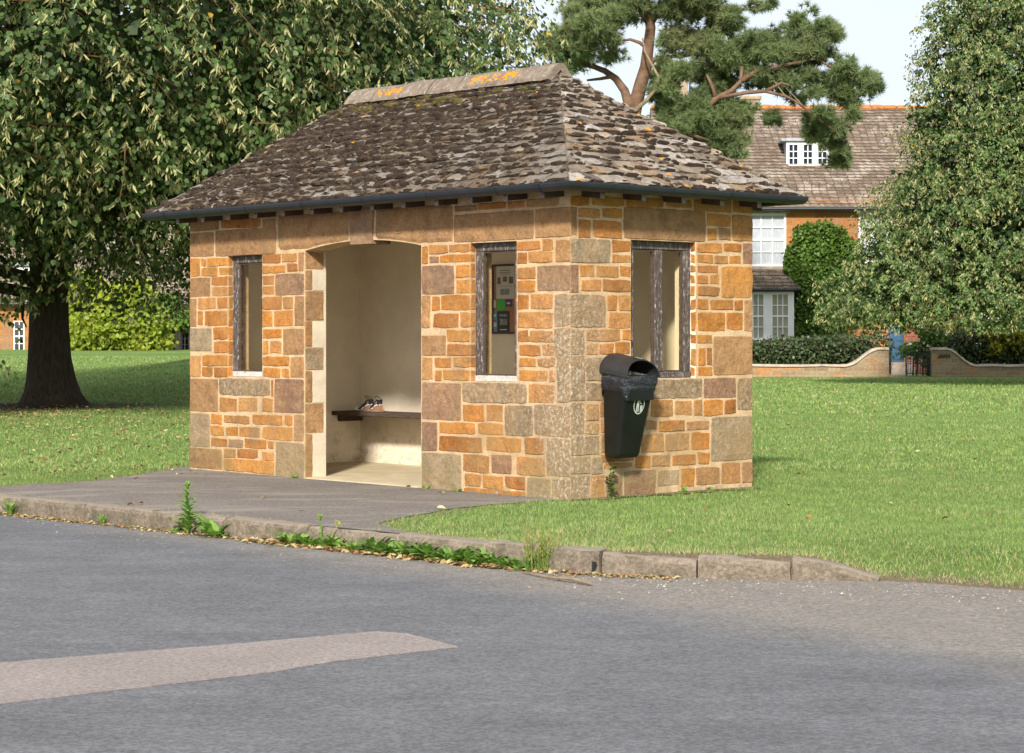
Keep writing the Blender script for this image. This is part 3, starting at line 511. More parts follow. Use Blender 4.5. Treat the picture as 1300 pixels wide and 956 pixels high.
# --- right (side) wall with two-light window
VW0,VW1=.687,1.462
def side_wall(yo,yi,plane,stones,outface):
    m=MB(); y0,y1=min(yo,yi),max(yo,yi); fm={outface:0}
    for v0,v1,z0,z1 in ((WT,VW0,-.15,TOP),(VW1,D-WT,-.15,TOP),(VW0,VW1,-.15,.965),(VW0,VW1,2.11,TOP)): m.box(v0,y0,z0,v1,y1,z1,1,fm=fm)
    if stones: 
        for a0,z0,a1,z1,t_ in stones:
            a0=-.004 if a0<.03 else a0; a1=D+.004 if a1>D-.035 else a1
            if a0<VW0<a1 and z0>.95 and z1<2.12: a1=VW0
            if a0<VW1<a1 and z0>.95 and z1<2.12: a0=VW1
            stone(m,a0,z0,a1,z1,t_,plane,mi=2)
            if abs(a0-VW1)<.04 and z1>.98 and z0<2.08: stone(m,.002,max(z0,.966),.056,min(z1,2.108),t_,(lambda A,Z,d:(VW1-d,A,Z)),.005,2)
    else:
        mm=MB(); fill(mm,0,D,-.05,2.58,plane,holes=[(VW0,.96,VW1,2.11)]); m.add(mm.v,mm.f,2); m.c[-len(mm.v):]=mm.c; m.li[-len(mm.v):]=mm.li
    # corner returns so that the mortar bed reads outside of the front and back walls too
    for v0,v1 in ((-.0,WT),(D-WT,D)): pass
    return m.build('wall',['mortar','plaster','stone'],SH)
side_wall(0,WT,pr_,parse(STR),2)
side_wall(L,L-WT,pl_,None,4)
m=MB(); m.box(D-WT,0,-.15,D,L,TOP,0,fm={5:1}); mm=MB(); fill(mm,0,L,-.05,2.58,pb); m.add(mm.v,mm.f,2); m.c[-len(mm.v):]=mm.c; m.li[-len(mm.v):]=mm.li
m.build('wall',['mortar','plaster','stone'],SH)
m=MB(); m.box(.02,WT-.02,-.15,D-WT+.02,L-WT+.02,.015); m.bbox(-.03,1.875,-.10,WT+.02,3.535,.012,.012); m.build('floor','concrete_floor',SH)
m=MB(); m.box(WT-.02,WT-.02,2.395,D-WT+.02,L-WT+.02,2.42); m.build('ceiling','plaster',SH)
# --- windows
def window(along,a0,a1,z0,z1,plane,mull=False,sillmat=False):
    # plane(a,z,d): d outward positive ; frame set back .055-.115
    m=MB()
    def bx(p,q,r,s_,mi=0,d0=-.115,d1=-.055):
        A=plane(p,r,d0); B=plane(q,s_,d1); m.bbox(min(A[0],B[0]),min(A[1],B[1]),min(A[2],B[2]),max(A[0],B[0]),max(A[1],B[1]),max(A[2],B[2]),.006,mi,jit=.0012)
    st=.085
    bx(a0,a0+st,z0+.05,z1-.07); bx(a1-st,a1,z0+.05,z1-.07); bx(a0,a1,z1-.07,z1); bx(a0,a1,z0,z0+.05,1 if sillmat else 0,-.115,-.045)
    if mull: c=(a0+a1)/2; bx(c-.045,c+.045,z0+.052,z1-.072)
    f=m.build('window',['weathered_frame','weathered_sill'],SH)
    spans=[(a0+st,a1-st)] if not mull else [(a0+st,(a0+a1)/2-.045),((a0+a1)/2+.045,a1-st)]
    for p,q in spans:
        m=MB(); A=plane(p-.01,z0+.04,-.092); B=plane(q+.01,z1-.06,-.088); m.box(min(A[0],B[0]),min(A[1],B[1]),A[2],max(A[0],B[0]),max(A[1],B[1]),B[2]); g=m.build('pane','window_glass',f)
        # inner glazing bead
        m=MB()
        for (pp,qq,rr_,ss) in ((p-.001,p+.014,z0+.05,z1-.07),(q-.014,q+.001,z0+.05,z1-.07),(p+.014,q-.014,z1-.084,z1-.07),(p+.014,q-.014,z0+.05,z0+.064)):
            A=plane(pp,rr_,-.087); B=plane(qq,ss,-.070); m.box(min(A[0],B[0]),min(A[1],B[1]),min(A[2],B[2]),max(A[0],B[0]),max(A[1],B[1]),max(A[2],B[2]))
        m.build('glazing_bead','dark_timber',f)
    return f
window('u',.641,1.218,.937,2.098,pf,False,True); window('u',4.216,4.776,.927,2.088,pf,False,True)
window('v',VW0+.002,VW1-.002,.967,2.108,pr_,True); window('v',VW0+.002,VW1-.002,.967,2.108,pl_,True)
# sloping stone sills inside the openings
for a0,a1,z in ((.64,1.219,.936),(4.215,4.777,.926)):
    m=MB(); m.prism([(-.006,z-.045),(.054,z-.002),(.054,z-.05)],lambda a,b,d:(a,d,b),a0,a1,0,(.36,.28,.18),.7); m.build('sill','stone',SH)
# --- bench along the back wall and its ledger
m=MB(); m.bbox(1.56,WT+.001,.505,D-WT-.001,L-WT-.001,.548,.006,jit=.001); b=m.build('bench','dark_timber',SH)
m=MB(); m.bbox(1.64,L-WT-.045,.44,D-WT-.002,L-WT-.002,.504,.006); m.build('bench_ledger','dark_timber',b)
m=MB(); m.bbox(1.64,WT+.002,.44,D-WT-.002,WT+.045,.504,.006); m.build('bench_ledger','dark_timber',b)
for u in (2.0,3.6):
    m=MB(); m.prism([(D-WT-.002,.504),(1.66,.504),(D-WT-.002,.25)],lambda a,b_,d:(a,d,b_),u,u+.04); m.build('bench_bracket','dark_timber',b)
# --- roof: hipped deck
O=.275; EZ=2.515; q=1.286; ZR=3.60
ev=[(-O,-O),(D+O,-O),(D+O,L+O),(-O,L+O)]   # (v,u)
r1=(D/2,q,ZR); r2=(D/2,L-q,ZR)
m=MB(); V=[(a,b_,EZ) for a,b_ in ev]+[r1,r2]+[(a,b_,EZ-.03) for a,b_ in ev]+[(r1[0],r1[1],ZR-.035),(r2[0],r2[1],ZR-.035)]
m.add(V,[(0,1,4),(1,2,5,4),(2,3,5),(3,0,4,5),(6,10,7),(7,10,11,8),(8,11,9),(9,11,10,6),(0,6,7,1),(1,7,8,2),(2,8,9,3),(3,9,6,0)])
deck=m.build('roof','dark_timber',SH)
slopes={'front':((-O,L+O),(-O,-O),r1,r2),'right':((-O,-O),(D+O,-O),r1,r1),'back':((D+O,-O),(D+O,L+O),r2,r1),'left':((D+O,L+O),(-O,L+O),r2,r2)}
ms=MB(); mo=MB(); ml=MB(); NC=18
for nm,(A,B,C,Dd) in slopes.items():
    A3=Vector((A[0],A[1],EZ)); B3=Vector((B[0],B[1],EZ)); C3=Vector(C); D3=Vector(Dd)
    e=(B3-A3).normalized(); mid=(C3+D3)/2; up=(mid-A3); up=up-e*up.dot(e); SL=up.length; up.normalize(); N=e.cross(up); 
    if N.z<0: N=-N
    LA=(B3-A3).length; sD=(D3-A3).dot(e); sC=(C3-A3).dot(e)
    ts=[0]; w=.145
    wts=[1.25-.5*i/NC for i in range(NC)]; tot=sum(wts); tk=[0]
    for w_ in wts: tk.append(tk[-1]+w_/tot*SL)
    def P(s,t,h):  # curved sweep near the hips
        return tuple(A3+e*s+up*t+N*h)
    for k in range(NC):
        t0=tk[k]-.012 if k==0 else tk[k]; ex=tk[k+1]-tk[k]; t1=min(tk[k+1]+ex*.55,SL+.01)
        wav=R.uniform(0,6)
        sl=lambda t:sD*max(t,-.02)/SL; sr=lambda t:LA+(sC-LA)*max(t,-.02)/SL
        s=sl(t0)-R.uniform(0,.15)
        while s<sr(t0)-.01:
            wd=R.uniform(.11,.25)*(1.1-.3*k/NC); s2=s+wd
            if sr(t0)-s2<.08: s2=sr(t0)+.02
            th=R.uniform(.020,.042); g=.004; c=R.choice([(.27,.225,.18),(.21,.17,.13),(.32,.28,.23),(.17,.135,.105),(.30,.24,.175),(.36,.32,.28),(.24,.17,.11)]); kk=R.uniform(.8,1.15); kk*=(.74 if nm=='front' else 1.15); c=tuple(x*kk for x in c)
            V=[]; tilt=R.uniform(-.006,.006); jb=R.uniform(-.012,.012)
            for j,(t,hb,ht) in enumerate(((t0+jb,.012,.012+th),(t0+jb+.02,.012,.016+th),(t1,.002,.014))):
                for i in range(4):
                    x=s+g+(s2-s-2*g)*i/3; x=min(max(x,sl(t)-.012),sr(t)+.012)
                    tt=t+(R.uniform(-.016,.016) if j<2 else 0); hh=ht+tilt*(i-1.5)+R.uniform(-.003,.003)
                    V.append(P(x,tt,hh)); 
            for i in range(4): 
                x=s+g+(s2-s-2*g)*i/3; x=min(max(x,sl(t0)-.012),sr(t0)+.012); V.append(P(x,t0+jb+.012,.004))
            F=[(j*4+i,j*4+i+1,j*4+i+5,j*4+i+4) for j in range(2) for i in range(3)]+[(12+i,13+i,i+1,i) for i in range(3)]+[(12,0,4,8),(15,3,7,11)]
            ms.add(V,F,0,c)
            # moss cushions on the lower edge of the slate
            cx=A3+e*(s+wd/2)+up*t0
            dens={'front':.5+.5*mn.noise(Vector((s*.55,t0*1.6,4.)))+.5*min(1,(1-(s/LA))**.6),'right':.40,'back':.55,'left':.8}[nm]
            if nm=='front': dens=(1.7+1.2*min(1,max(0,(3.6-(LA-s)*0-s)/2.5)))*min(1,max(0,(5.3-s)/1.8))+.6*mn.noise(Vector((s*1.3,t0*2.5,4.)))+.35
            nmoss=int(dens*2.2+R.random())
            for _ in range(max(0,nmoss)):
                ms_=s+R.uniform(-.02,wd); mt=t0+R.uniform(-.01,ex*.85)
                if not(sl(mt)+.02<ms_<sr(mt)-.02): continue
                f=(mt-t0)/max(ex*1.55,.05); h0=.012+th*(1-f)+.002; a=R.uniform(.030,.105); b_=R.uniform(.016,.036); hh=R.uniform(.010,.026)
                mc=R.choice([(.060,.042,.032),(.075,.055,.042),(.050,.036,.027),(.095,.072,.050)]) if R.random()>.06 or k<NC-4 else (.10,.10,.03)
                if nm=='front' and k>NC-5 and R.random()<.35: mc=(.12,.10,.035)
                V=[P(ms_,mt,h0+hh)]; n=9; rot=R.uniform(-.4,.4)
                for rr,hv in ((.55,.82),(1.,.0)):
                    for q_ in range(n):
                        an=2*math.pi*q_/n+rot; r_=rr*R.uniform(.5,1.3); V.append(P(ms_+a*r_*math.cos(an),mt+b_*r_*math.sin(an)-.008*hv,h0+hh*hv-(.012 if hv==0 else 0)))
                F=[(0,1+q_,1+(q_+1)%n) for q_ in range(n)]+[(1+q_,1+n+q_,1+n+(q_+1)%n,1+(q_+1)%n) for q_ in range(n)]
                mo.add(V,F,0,mc)
            if R.random()<(.75 if nm!='front' else .9):   # moss lining the lower edge
                x0_=max(s+g,sl(t0)+.01); x1_=min(s2-g,sr(t0)-.01)
                if x1_-x0_>.06:
                    f0=R.uniform(0,.4); f1=R.uniform(.6,1); n=6; V=[]; mc=R.choice([(.055,.040,.030),(.07,.052,.040),(.045,.034,.026)])
                    for i in range(n+1):
                        x=x0_+(x1_-x0_)*(f0+(f1-f0)*i/n); ee=math.sin(math.pi*min(max(i/n,0),1)*.999)**.5; w_=R.uniform(.012,.024)*ee+.002
                        V+=[P(x,t0-.012-.004*ee,.004),P(x,t0-.010*ee,.014+th*.9+.006*ee),P(x,t0+w_,.014+th+.004)]
                    mo.add(V,[(3*i,3*i+3,3*i+4,3*i+1) for i in range(n)]+[(3*i+1,3*i+4,3*i+5,3*i+2) for i in range(n)],0,mc)
            # orange lichen spots
            pl2=.05 if nm!='front' else (.26 if (k>NC-5 and s>1.5) else (.14 if s<2.2 and k>3 else .02))
            if R.random()<pl2:
                ms_=s+R.uniform(.02,wd); mt=t0+R.uniform(.0,ex*.6)
                if sl(mt)+.03<ms_<sr(mt)-.03:
                    f=(mt-t0)/(ex*1.55); h0=.012+th*(1-f)+.010; a=R.uniform(.018,.05); n=8
                    V=[P(ms_,mt,h0+.004)]+[P(ms_+a*R.uniform(.5,1.2)*math.cos(2*math.pi*q_/n),mt+a*.5*R.uniform(.5,1.2)*math.sin(2*math.pi*q_/n),h0-.006) for q_ in range(n)]
                    ml.add(V,[(0,1+q_,1+(q_+1)%n) for q_ in range(n)])
            s=s2
tag(ms.build('slate_courses','slate',deck,fix=False),kind='stuff'); tag(mo.build('moss','moss',deck,smooth=True,fix=False),kind='stuff'); tag(ml.build('lichen','orange_lichen',deck,fix=False),kind='stuff')
# ridge stones
nr=7; y0,y1=q-.035,L-q+.01; 
for k in range(nr):
    a=y0+(y1-y0)*k/nr+.006; b_=y0+(y1-y0)*(k+1)/nr-.006; m=MB(); dz=R.uniform(-.006,.006); dx=R.uniform(-.006,.006)
    prof=[(-.165,-.115),(-.155,-.085),(-.075,.005),(-.03,.038),(.03,.038),(.075,.005),(.155,-.085),(.165,-.115),(.10,-.12),(0,-.02),(-.10,-.12)]
    V=[]; ns=5
    for i in range(ns+1):
        yy=a+(b_-a)*i/ns
        for px,pz in prof: V.append((D/2+px+dx+R.uniform(-.004,.004),yy,ZR+.075+pz+dz+R.uniform(-.004,.004)))
    p=len(prof); F=[(i*p+j,i*p+(j+1)%p,(i+1)*p+(j+1)%p,(i+1)*p+j) for i in range(ns) for j in range(p)]+[(0,1,2,3,4,5,6,7,8,9,10)[::-1],tuple(ns*p+j for j in range(p))]
    m.add(V,F); m.build('ridge_stone','ridge_stone',deck)
    m=MB()
    if k in (1,2,5):
        for _ in range(26):
            yy=R.uniform(a,b_) if k!=2 else R.uniform(a,a+.28); t=R.uniform(.05,.75); px=-.075-.08*t; pz=.005-.09*t; rr=R.uniform(.01,.028); n=7
            V=[(D/2+px+dx-.006,yy,ZR+.075+pz+dz+.006)]+[(D/2+px+dx-.001+rr*.45*math.sin(2*math.pi*q_/n)*R.uniform(.6,1.2),yy+rr*math.cos(2*math.pi*q_/n)*R.uniform(.7,1.5),ZR+.075+pz+dz+.001+rr*.55*math.sin(2*math.pi*q_/n)) for q_ in range(n)]
            m.add(V,[(0,1+q_,1+(q_+1)%n) for q_ in range(n)])
        tag(m.build('lichen','orange_lichen',deck,fix=False),kind='stuff')
# rafters
def rafter(v0,u0,v1,u1):
    # from wall-top inwards to the eaves end; sloping with the roof
    m=MB(); d=Vector((v1-v0,u1-u0,0)); l=d.length; d.normalize(); s_=Vector((-d.y,d.x,0))*.026
    def pt(t,h,s): 
        p=Vector((v0,u0,0))+d*t+s_*s; z=EZ-.034+(l-t)*SLP; return (p.x,p.y,z+h)
    def pb_(t,zz,s): p=Vector((v0,u0,0))+d*t+s_*s; return (p.x,p.y,zz)
    V=[pt(0,0,-1),pt(0,0,1),pt(l,0,1),pt(l,0,-1),pb_(0,2.44,-1),pb_(0,2.44,1),pb_(l,2.415,1),pb_(l,2.415,-1)]
    m.add(V,[(0,1,2,3),(4,7,6,5),(0,4,5,1),(1,5,6,2),(3,2,6,7),(0,3,7,4)])
    m.fm[-2]=1; return m.build('rafter',['rafter_timber','rafter_end'],SH)
SLP=(ZR-EZ)/(D/2+O)
nf=13
for i in range(nf):
    u=.10+(L-.2)*i/(nf-1); rafter(.02,u,-O+.06,u); rafter(D-.02,u,D+O-.06,u)
for v in (.15,.62,1.09,1.56,2.03): rafter(v,.02,v,-O+.06); rafter(v,L-.02,v,L+O-.06)
# gutter: half-round channel running round the eaves
gr=.055; prof=[(.055,.016)]
for i in range(9): a=math.pi*i/8; prof.append((gr*math.cos(a),-gr*math.sin(a)))
prof.append((-.055,.016)); prof.append((-.050,.016))
for i in range(8,-1,-1): a=math.pi*i/8; prof.append(((gr-.005)*math.cos(a),-(gr-.005)*math.sin(a)))
prof.append((.050,.016))
GO=.290; GZ=2.512
m=MB(); V=[]; p=len(prof)
for (sv,su,cv,cu) in ((-1,-1,0,0),(1,-1,D,0),(1,1,D,L),(-1,1,0,L)):
    for a,b_ in prof: V.append((cv+sv*(GO+a),cu+su*(GO+a),GZ+b_))
m.add(V,[(i*p+j,i*p+(j+1)%p,((i+1)%4)*p+(j+1)%p,((i+1)%4)*p+j) for i in range(4) for j in range(p)])
gut=m.build('gutter','black_plastic',SH,smooth=False)
def clip(cv,cu,axis,wd=.022,r=gr+.006):
    m=MB(); V=[]; n=9
    for s_ in (-wd/2,wd/2):
        for i in range(n): a=math.pi*i/(n-1); V.append((cv+(r*math.cos(a) if axis=='u' else s_),cu+(s_ if axis=='u' else r*math.cos(a)),GZ-r*math.sin(a)+.004))
    for s_ in (-wd/2,wd/2):
        for i in range(n): a=math.pi*i/(n-1); V.append((cv+((r-.006)*math.cos(a) if axis=='u' else s_),cu+(s_ if axis=='u' else (r-.006)*math.cos(a)),GZ-(r-.006)*math.sin(a)+.004))
    F=[(i,i+1,n+i+1,n+i) for i in range(n-1)]+[(2*n+i,3*n+i,3*n+i+1,2*n+i+1) for i in range(n-1)]+[(i,2*n+i,2*n+i+1,i+1) for i in range(n-1)]+[(n+i,n+i+1,3*n+i+1,3*n+i) for i in range(n-1)]
    # stay back to the rafter
    m.add(V,F)
    if axis=='u': sg=1 if cv<0 else -1; m.box(min(cv+sg*gr,cv+sg*.10),cu-.008,GZ-.055,max(cv+sg*gr,cv+sg*.10),cu+.008,GZ-.035)
    else: sg=1 if cu<0 else -1; m.box(cv-.008,min(cu+sg*gr,cu+sg*.10),GZ-.055,cv+.008,max(cu+sg*gr,cu+sg*.10),GZ-.035)
    return m.build('gutter_bracket','black_plastic',gut)
for i in range(1,nf,2):
    u=.10+(L-.2)*i/(nf-1); clip(-GO,u,'u'); clip(D+GO,u,'u')
for u in (.03,L-.03): clip(-GO,u,'u',.05,gr+.009)
for v in (.15,.85,1.55,2.25): clip(v,-GO,'v'); clip(v,L+GO,'v')
# ================================================================ THINGS IN AND ON THE SHELTER
RZ=TH
# noticeboard on the inside of the back wall; local x = -u (left to right as seen), y = depth
BV=D-WT
def back_u(xp): # u on the back wall for a picture column
    t=(xp-650)/FPX; return (X0+CS*BV-t*(Y0+SN*BV))/(SN+t*CS)
ub=back_u(627); zb_=lambda y:CE-(y-HOR)*(Y0+CS*ub+SN*BV)/FPX
zt_,zl_=zb_(336),zb_(424)
NBd=empty('noticeboard',W(ub,BV-.002,zl_),TH-math.pi/2+math.pi)  # x axis -> -u
tag(NBd,'cork noticeboard with posters on the back wall inside the shelter','noticeboard')
# rotation check: local x should map to decreasing u (to the right)
ax=Vector((SN,-CS,0)); NBd.rotation_euler=(0,0,math.atan2(ax.y,ax.x)); # local y = rot90 of x = (CS,SN)= +v (into the wall)
H_=zt_-zl_; WB=.95
simple('cork',(.40,.20,.09),.95,.85,1.1,30); simple('paper_white',(.62,.60,.58),.8,.96,1.02); simple('paper_green',(.05,.50,.06),.8,.96,1.02); simple('paper_black',(.03,.032,.04),.6,.8,1.3,30); simple('paper_blue',(.12,.32,.50),.7,.9,1.1,20); simple('paper_navy',(.04,.05,.14),.7); simple('ink',(.06,.06,.07),.8); simple('photo_brown',(.16,.10,.07),.6,.4,1.8,30); simple('photo_grey',(.20,.22,.22),.6,.4,1.8,40); simple('red_ink',(.45,.05,.04),.8)
m=MB(); m.box(0,-.016,0,WB,-.002,H_); m.build('board','cork',NBd)
m=MB(); 
for a,b_,c,d in ((0,0,WB,.02),(0,H_-.02,WB,H_),(0,.02,.02,H_-.02),(WB-.02,.02,WB,H_-.02)): m.box(a,-.026,b_,c,-.0165,d)
m.build('board_frame','dark_timber',NBd)
def sheet(name,x0,z0,x1,z1,mat,items=(),lab=None,y=-.0185):
    m=MB(); m.box(x0,y-.0012,z0,x1,y,z1,0); mats=[mat]
    for (a,b_,c,d,mt) in items:
        if mt not in mats: mats.append(mt)
        m.box(x0+a*(x1-x0),y-.0022,z0+b_*(z1-z0),x0+c*(x1-x0),y-.0014,z0+d*(z1-z0),mats.index(mt))
    o=m.build(name,mats,NBd); 
    if lab: o['label']=lab
sx=.0083  # metres per picture pixel at the board
def X_(p): return (p-627)*sx*1.33
def Z_(y): return zb_(y)-zl_
sheet('poster',X_(632.5),Z_(379.5),X_(656),Z_(338.5),'paper_white',[(.22,.86,.75,.88,'ink'),(.18,.80,.8,.815,'ink'),(.25,.75,.7,.765,'ink'),(.05,.45,.24,.66,'photo_brown'),(.36,.52,.58,.68,'photo_brown'),(.70,.46,.93,.67,'photo_brown'),(.22,.12,.46,.30,'photo_grey'),(.48,.12,.72,.30,'photo_grey'),(.1,.38,.9,.39,'ink')],'large white poster with small photographs')
sheet('poster',X_(633.5),Z_(394),X_(643.5),Z_(381),'paper_green',(),'bright green blank sheet')
sheet('poster',X_(644.5),Z_(389.5),X_(653),Z_(381),'paper_navy',[(.2,.35,.7,.65,'paper_white')],'small navy card')
sheet('poster',X_(633.8),Z_(423.5),X_(649.5),Z_(395),'paper_black',[(.2,.38,.8,.66,'photo_grey'),(.15,.75,.85,.86,'photo_grey'),(.2,.15,.8,.2,'paper_white'),(.1,.05,.9,.08,'paper_blue')],'black poster with a grey picture')
sheet('leaflet',X_(627.6),Z_(423.5),X_(633.3),Z_(395),'paper_blue',[(.1,.55,.8,.6,'red_ink'),(.1,.3,.9,.48,'paper_white'),(.1,.75,.8,.85,'paper_white')],'narrow blue leaflet')
sheet('leaflet',X_(627.8),Z_(391),X_(632),Z_(381.5),'paper_white',(),'small blank white leaflet')
# pair of sandals on the bench
simple('sandal_white',(.72,.70,.68),.5,.9,1.05); simple('sandal_black',(.015,.015,.017),.5); simple('cork_wedge',(.30,.17,.10),.8,.8,1.2,60)
def sandal(u,v,rz,lab):
    S=empty('sandal',W(u,v,.549),rz); tag(S,lab,'sandal')
    # local x: toe(0) -> heel(.24)
    def sec(x): # width half, sole bottom z, sole top z
        t=x/.24; w=.038*(.62+.55*math.sin(math.pi*min(1,(1-t)*.85+.12)))*(.9 if t>.5 else 1); top=.018+.062*sm(.30,.95,t); return w,float(top)
    m=MB(); V=[]; n=14
    for i in range(n+1):
        x=.24*i/n; w,t=sec(x); e=1-.0*abs(i/n*2-1)**4; k=(1-abs(2*i/n-1)**6*.55)
        V+=[(x,-w*k,t-.010),(x,w*k,t-.010),(x,w*k,t),(x,-w*k,t)]
    F=[(i*4+j,i*4+(j+1)%4,i*4+4+(j+1)%4,i*4+4+j) for i in range(n) for j in range(4)]+[(0,1,2,3),(n*4+3,n*4+2,n*4+1,n*4)]
    m.add(V,F); m.build('sole','sandal_white',S)
    m=MB(); V=[]; 
    for i in range(5,n+1):
        x=.24*i/n; w,t=sec(x); V+=[(x,-w*.85,0.001),(x,w*.85,0.001),(x,w*.85,t-.011),(x,-w*.85,t-.011)]
    k=n-4; m.add(V,[(i*4+j,i*4+(j+1)%4,i*4+4+(j+1)%4,i*4+4+j) for i in range(k-1) for j in range(4)]+[(0,1,2,3),(k*4-1,k*4-2,k*4-3,k*4-4)]); m.build('wedge_heel','cork_wedge',S)
    def strap(x0,x1,h,mat,name,n=10,w=.016,lean=0):
        m=MB(); V=[]
        for i in range(n+1):
            a=math.pi*i/n; hw_,t=sec((x0+x1)/2); y=-(hw_+.002)*math.cos(a); z=t-.004+h*math.sin(a)
            xx=x0+lean*math.sin(a)
            for dx in (-w/2,w/2):
                V.append((xx+dx,y,z)); 
        for i in range(n+1):
            a=math.pi*i/n; hw_,t=sec((x0+x1)/2); y=-(hw_)*math.cos(a)*.93; z=t-.004+(h-.004)*math.sin(a); xx=x0+lean*math.sin(a)
            for dx in (-w/2,w/2): V.append((xx+dx,y,z))
        N_=2*(n+1); F=[(2*i,2*i+1,2*i+3,2*i+2) for i in range(n)]+[(N_+2*i,N_+2*i+2,N_+2*i+3,N_+2*i+1) for i in range(n)]+[(2*i,2*i+2,N_+2*i+2,N_+2*i) for i in range(n)]+[(2*i+1,N_+2*i+1,N_+2*i+3,2*i+3) for i in range(n)]
        m.add(V,F); m.build(name,mat,S)
    strap(.035,.035,.034,'sandal_white','toe_strap',w=.04); strap(.02,.02,.03,'sandal_black','toe_cap',w=.012); strap(.10,.10,.062,'sandal_black','instep_strap',w=.024,lean=.03); strap(.15,.15,.075,'sandal_black','instep_strap',w=.018,lean=.025)
    # heel counter and ankle strap loop
    m=MB(); V=[]; nn=10
    for i in range(nn+1):
        a=-math.pi/2+math.pi*i/nn; x=.205+.036*math.cos(a); y=.030*math.sin(a)
        V+=[(x,y,.072),(x+.004,y,.128-.012*abs(math.sin(a)))]
    m.add(V,[(2*i,2*i+1,2*i+3,2*i+2) for i in range(nn)]); m.build('heel_counter','sandal_black',S)
    m=MB(); pts=[(.205+.036*math.cos(a)*(1 if math.cos(a)>0 else 1.9),.032*math.sin(a),.122+.035*max(0,-math.cos(a))) for a in np.linspace(0,2*math.pi,17)]; m.tube(pts,.0035,6,caps=False); m.build('ankle_strap','sandal_black',S)
dirU=math.atan2(-CS,SN)   # direction of decreasing u in world
sandal(4.98,1.72,dirU+.12,'white and black wedge sandal on the bench, the one nearer the corner'); sandal(4.83,1.76,dirU-.10,'white and black wedge sandal on the bench, the one further from the corner')
# litter bin hung on the side wall: local x along v, y = into the wall (+u), so the front faces -y
BC=.50
BN=empty('litter_bin',W(0,BC,0),0); ax=Vector((CS,SN,0)); BN.rotation_euler=(0,0,math.atan2(ax.y,ax.x)); tag(BN,'black hooded litter bin with a liner bag hung on the side wall of the shelter','litter bin')
def rrect(w0,w1,d0,d1,r,n=5):
    P=[]
    for cx,cy,a0 in ((w1-r,d0-r,0),(w0+r,d0-r,90),(w0+r,d1+r,180),(w1-r,d1+r,270)):
        for i in range(n+1):
            a=rad(a0+90*i/n); P.append((cx+r*math.cos(a),cy+r*math.sin(a)))
    return P  # d0 > d1 ; y outward is negative
def loft(m,levels,mi=0,cap0=True,cap1=True,jit=0):
    n=len(levels[0][0]); V=[]
    for P,z in levels: V+=[(x+R.uniform(-jit,jit),y+R.uniform(-jit,jit),z+R.uniform(-jit,jit)) for x,y in P]
    F=[(k*n+i,k*n+(i+1)%n,(k+1)*n+(i+1)%n,(k+1)*n+i) for k in range(len(levels)-1) for i in range(n)]
    if cap0: F.append(tuple(range(n))[::-1])
    if cap1: F.append(tuple((len(levels)-1)*n+i for i in range(n)))
    m.add(V,F,mi)
def bsec(z):
    t=(z-.34)/(1.0-.34); return -.160-.018*t, .105+.072*t, -.018, -(.195+.125*t)
m=MB(); lv=[]
for z in (.335,.345,.37,.5,.65,.8,.90,.985):
    a,b_,c,d=bsec(max(z,.34)); k=.012 if z<.34 else (.004 if z<.36 else 0); lv.append((rrect(a+k,b_-k,c-k,d+k,.045),z))
a,b_,c,d=bsec(.985); lv.append((rrect(a+.008,b_-.008,c-.008,d+.008,.04),.986)); lv.append((rrect(a+.012,b_-.012,c-.012,d+.012,.035),.80)); loft(m,lv,0,True,True); body=m.build('body','bin_plastic',BN,smooth=False)
m=MB(); m.box(-.06,-.02,.55,.06,-.001,.95); m.build('wall_bracket','iron',BN)
# liner turned over the rim, with slack folds
m=MB(); lv=[]; nz=9
for i in range(nz+1):
    z=1.0-(1.0-.855)*i/nz; a,b_,c,d=bsec(z); e=.007+.010*math.sin(math.pi*i/nz)*(1 if i<nz else 0); P=rrect(a-e,b_+e,c+.004,d-e,.048,7); Q=[]
    for j,(x,y) in enumerate(P):
        sl_=0 if i<3 else (i-2)/(nz-2); fold=.006*math.sin(j*1.9+i*1.3)+.006*mn.noise(Vector((x*14,y*14,z*26)))
        zz=z-sl_*(.045*math.exp(-((x+.02)/.06)**2-((y+.29)/.12)**2)*2-.03*math.sin(j*.55))
        l=math.hypot(x,y+.15) or 1; Q.append((x+x/l*fold,y+(y+.15)/l*fold,zz))
    lv.append(Q)
V=[p for Q in lv for p in Q]; n=len(lv[0]); m.add(V,[(k*n+i,k*n+(i+1)%n,(k+1)*n+(i+1)%n,(k+1)*n+i) for k in range(nz) for i in range(n)])
a,b_,c,d=bsec(.99); V=[(x,y,z) for P,z in ((rrect(a-.007,b_+.007,c+.004,d-.007,.048,7),1.0),(rrect(a+.016,b_-.016,c-.016,d+.016,.03,7),.995),(rrect(a+.02,b_-.02,c-.02,d+.02,.03,7),.80)) for x,y in P]
m.add(V,[(k*n+i,k*n+(i+1)%n,(k+1)*n+(i+1)%n,(k+1)*n+i) for k in range(2) for i in range(n)]); m.build('liner','bin_liner',BN,smooth=True)
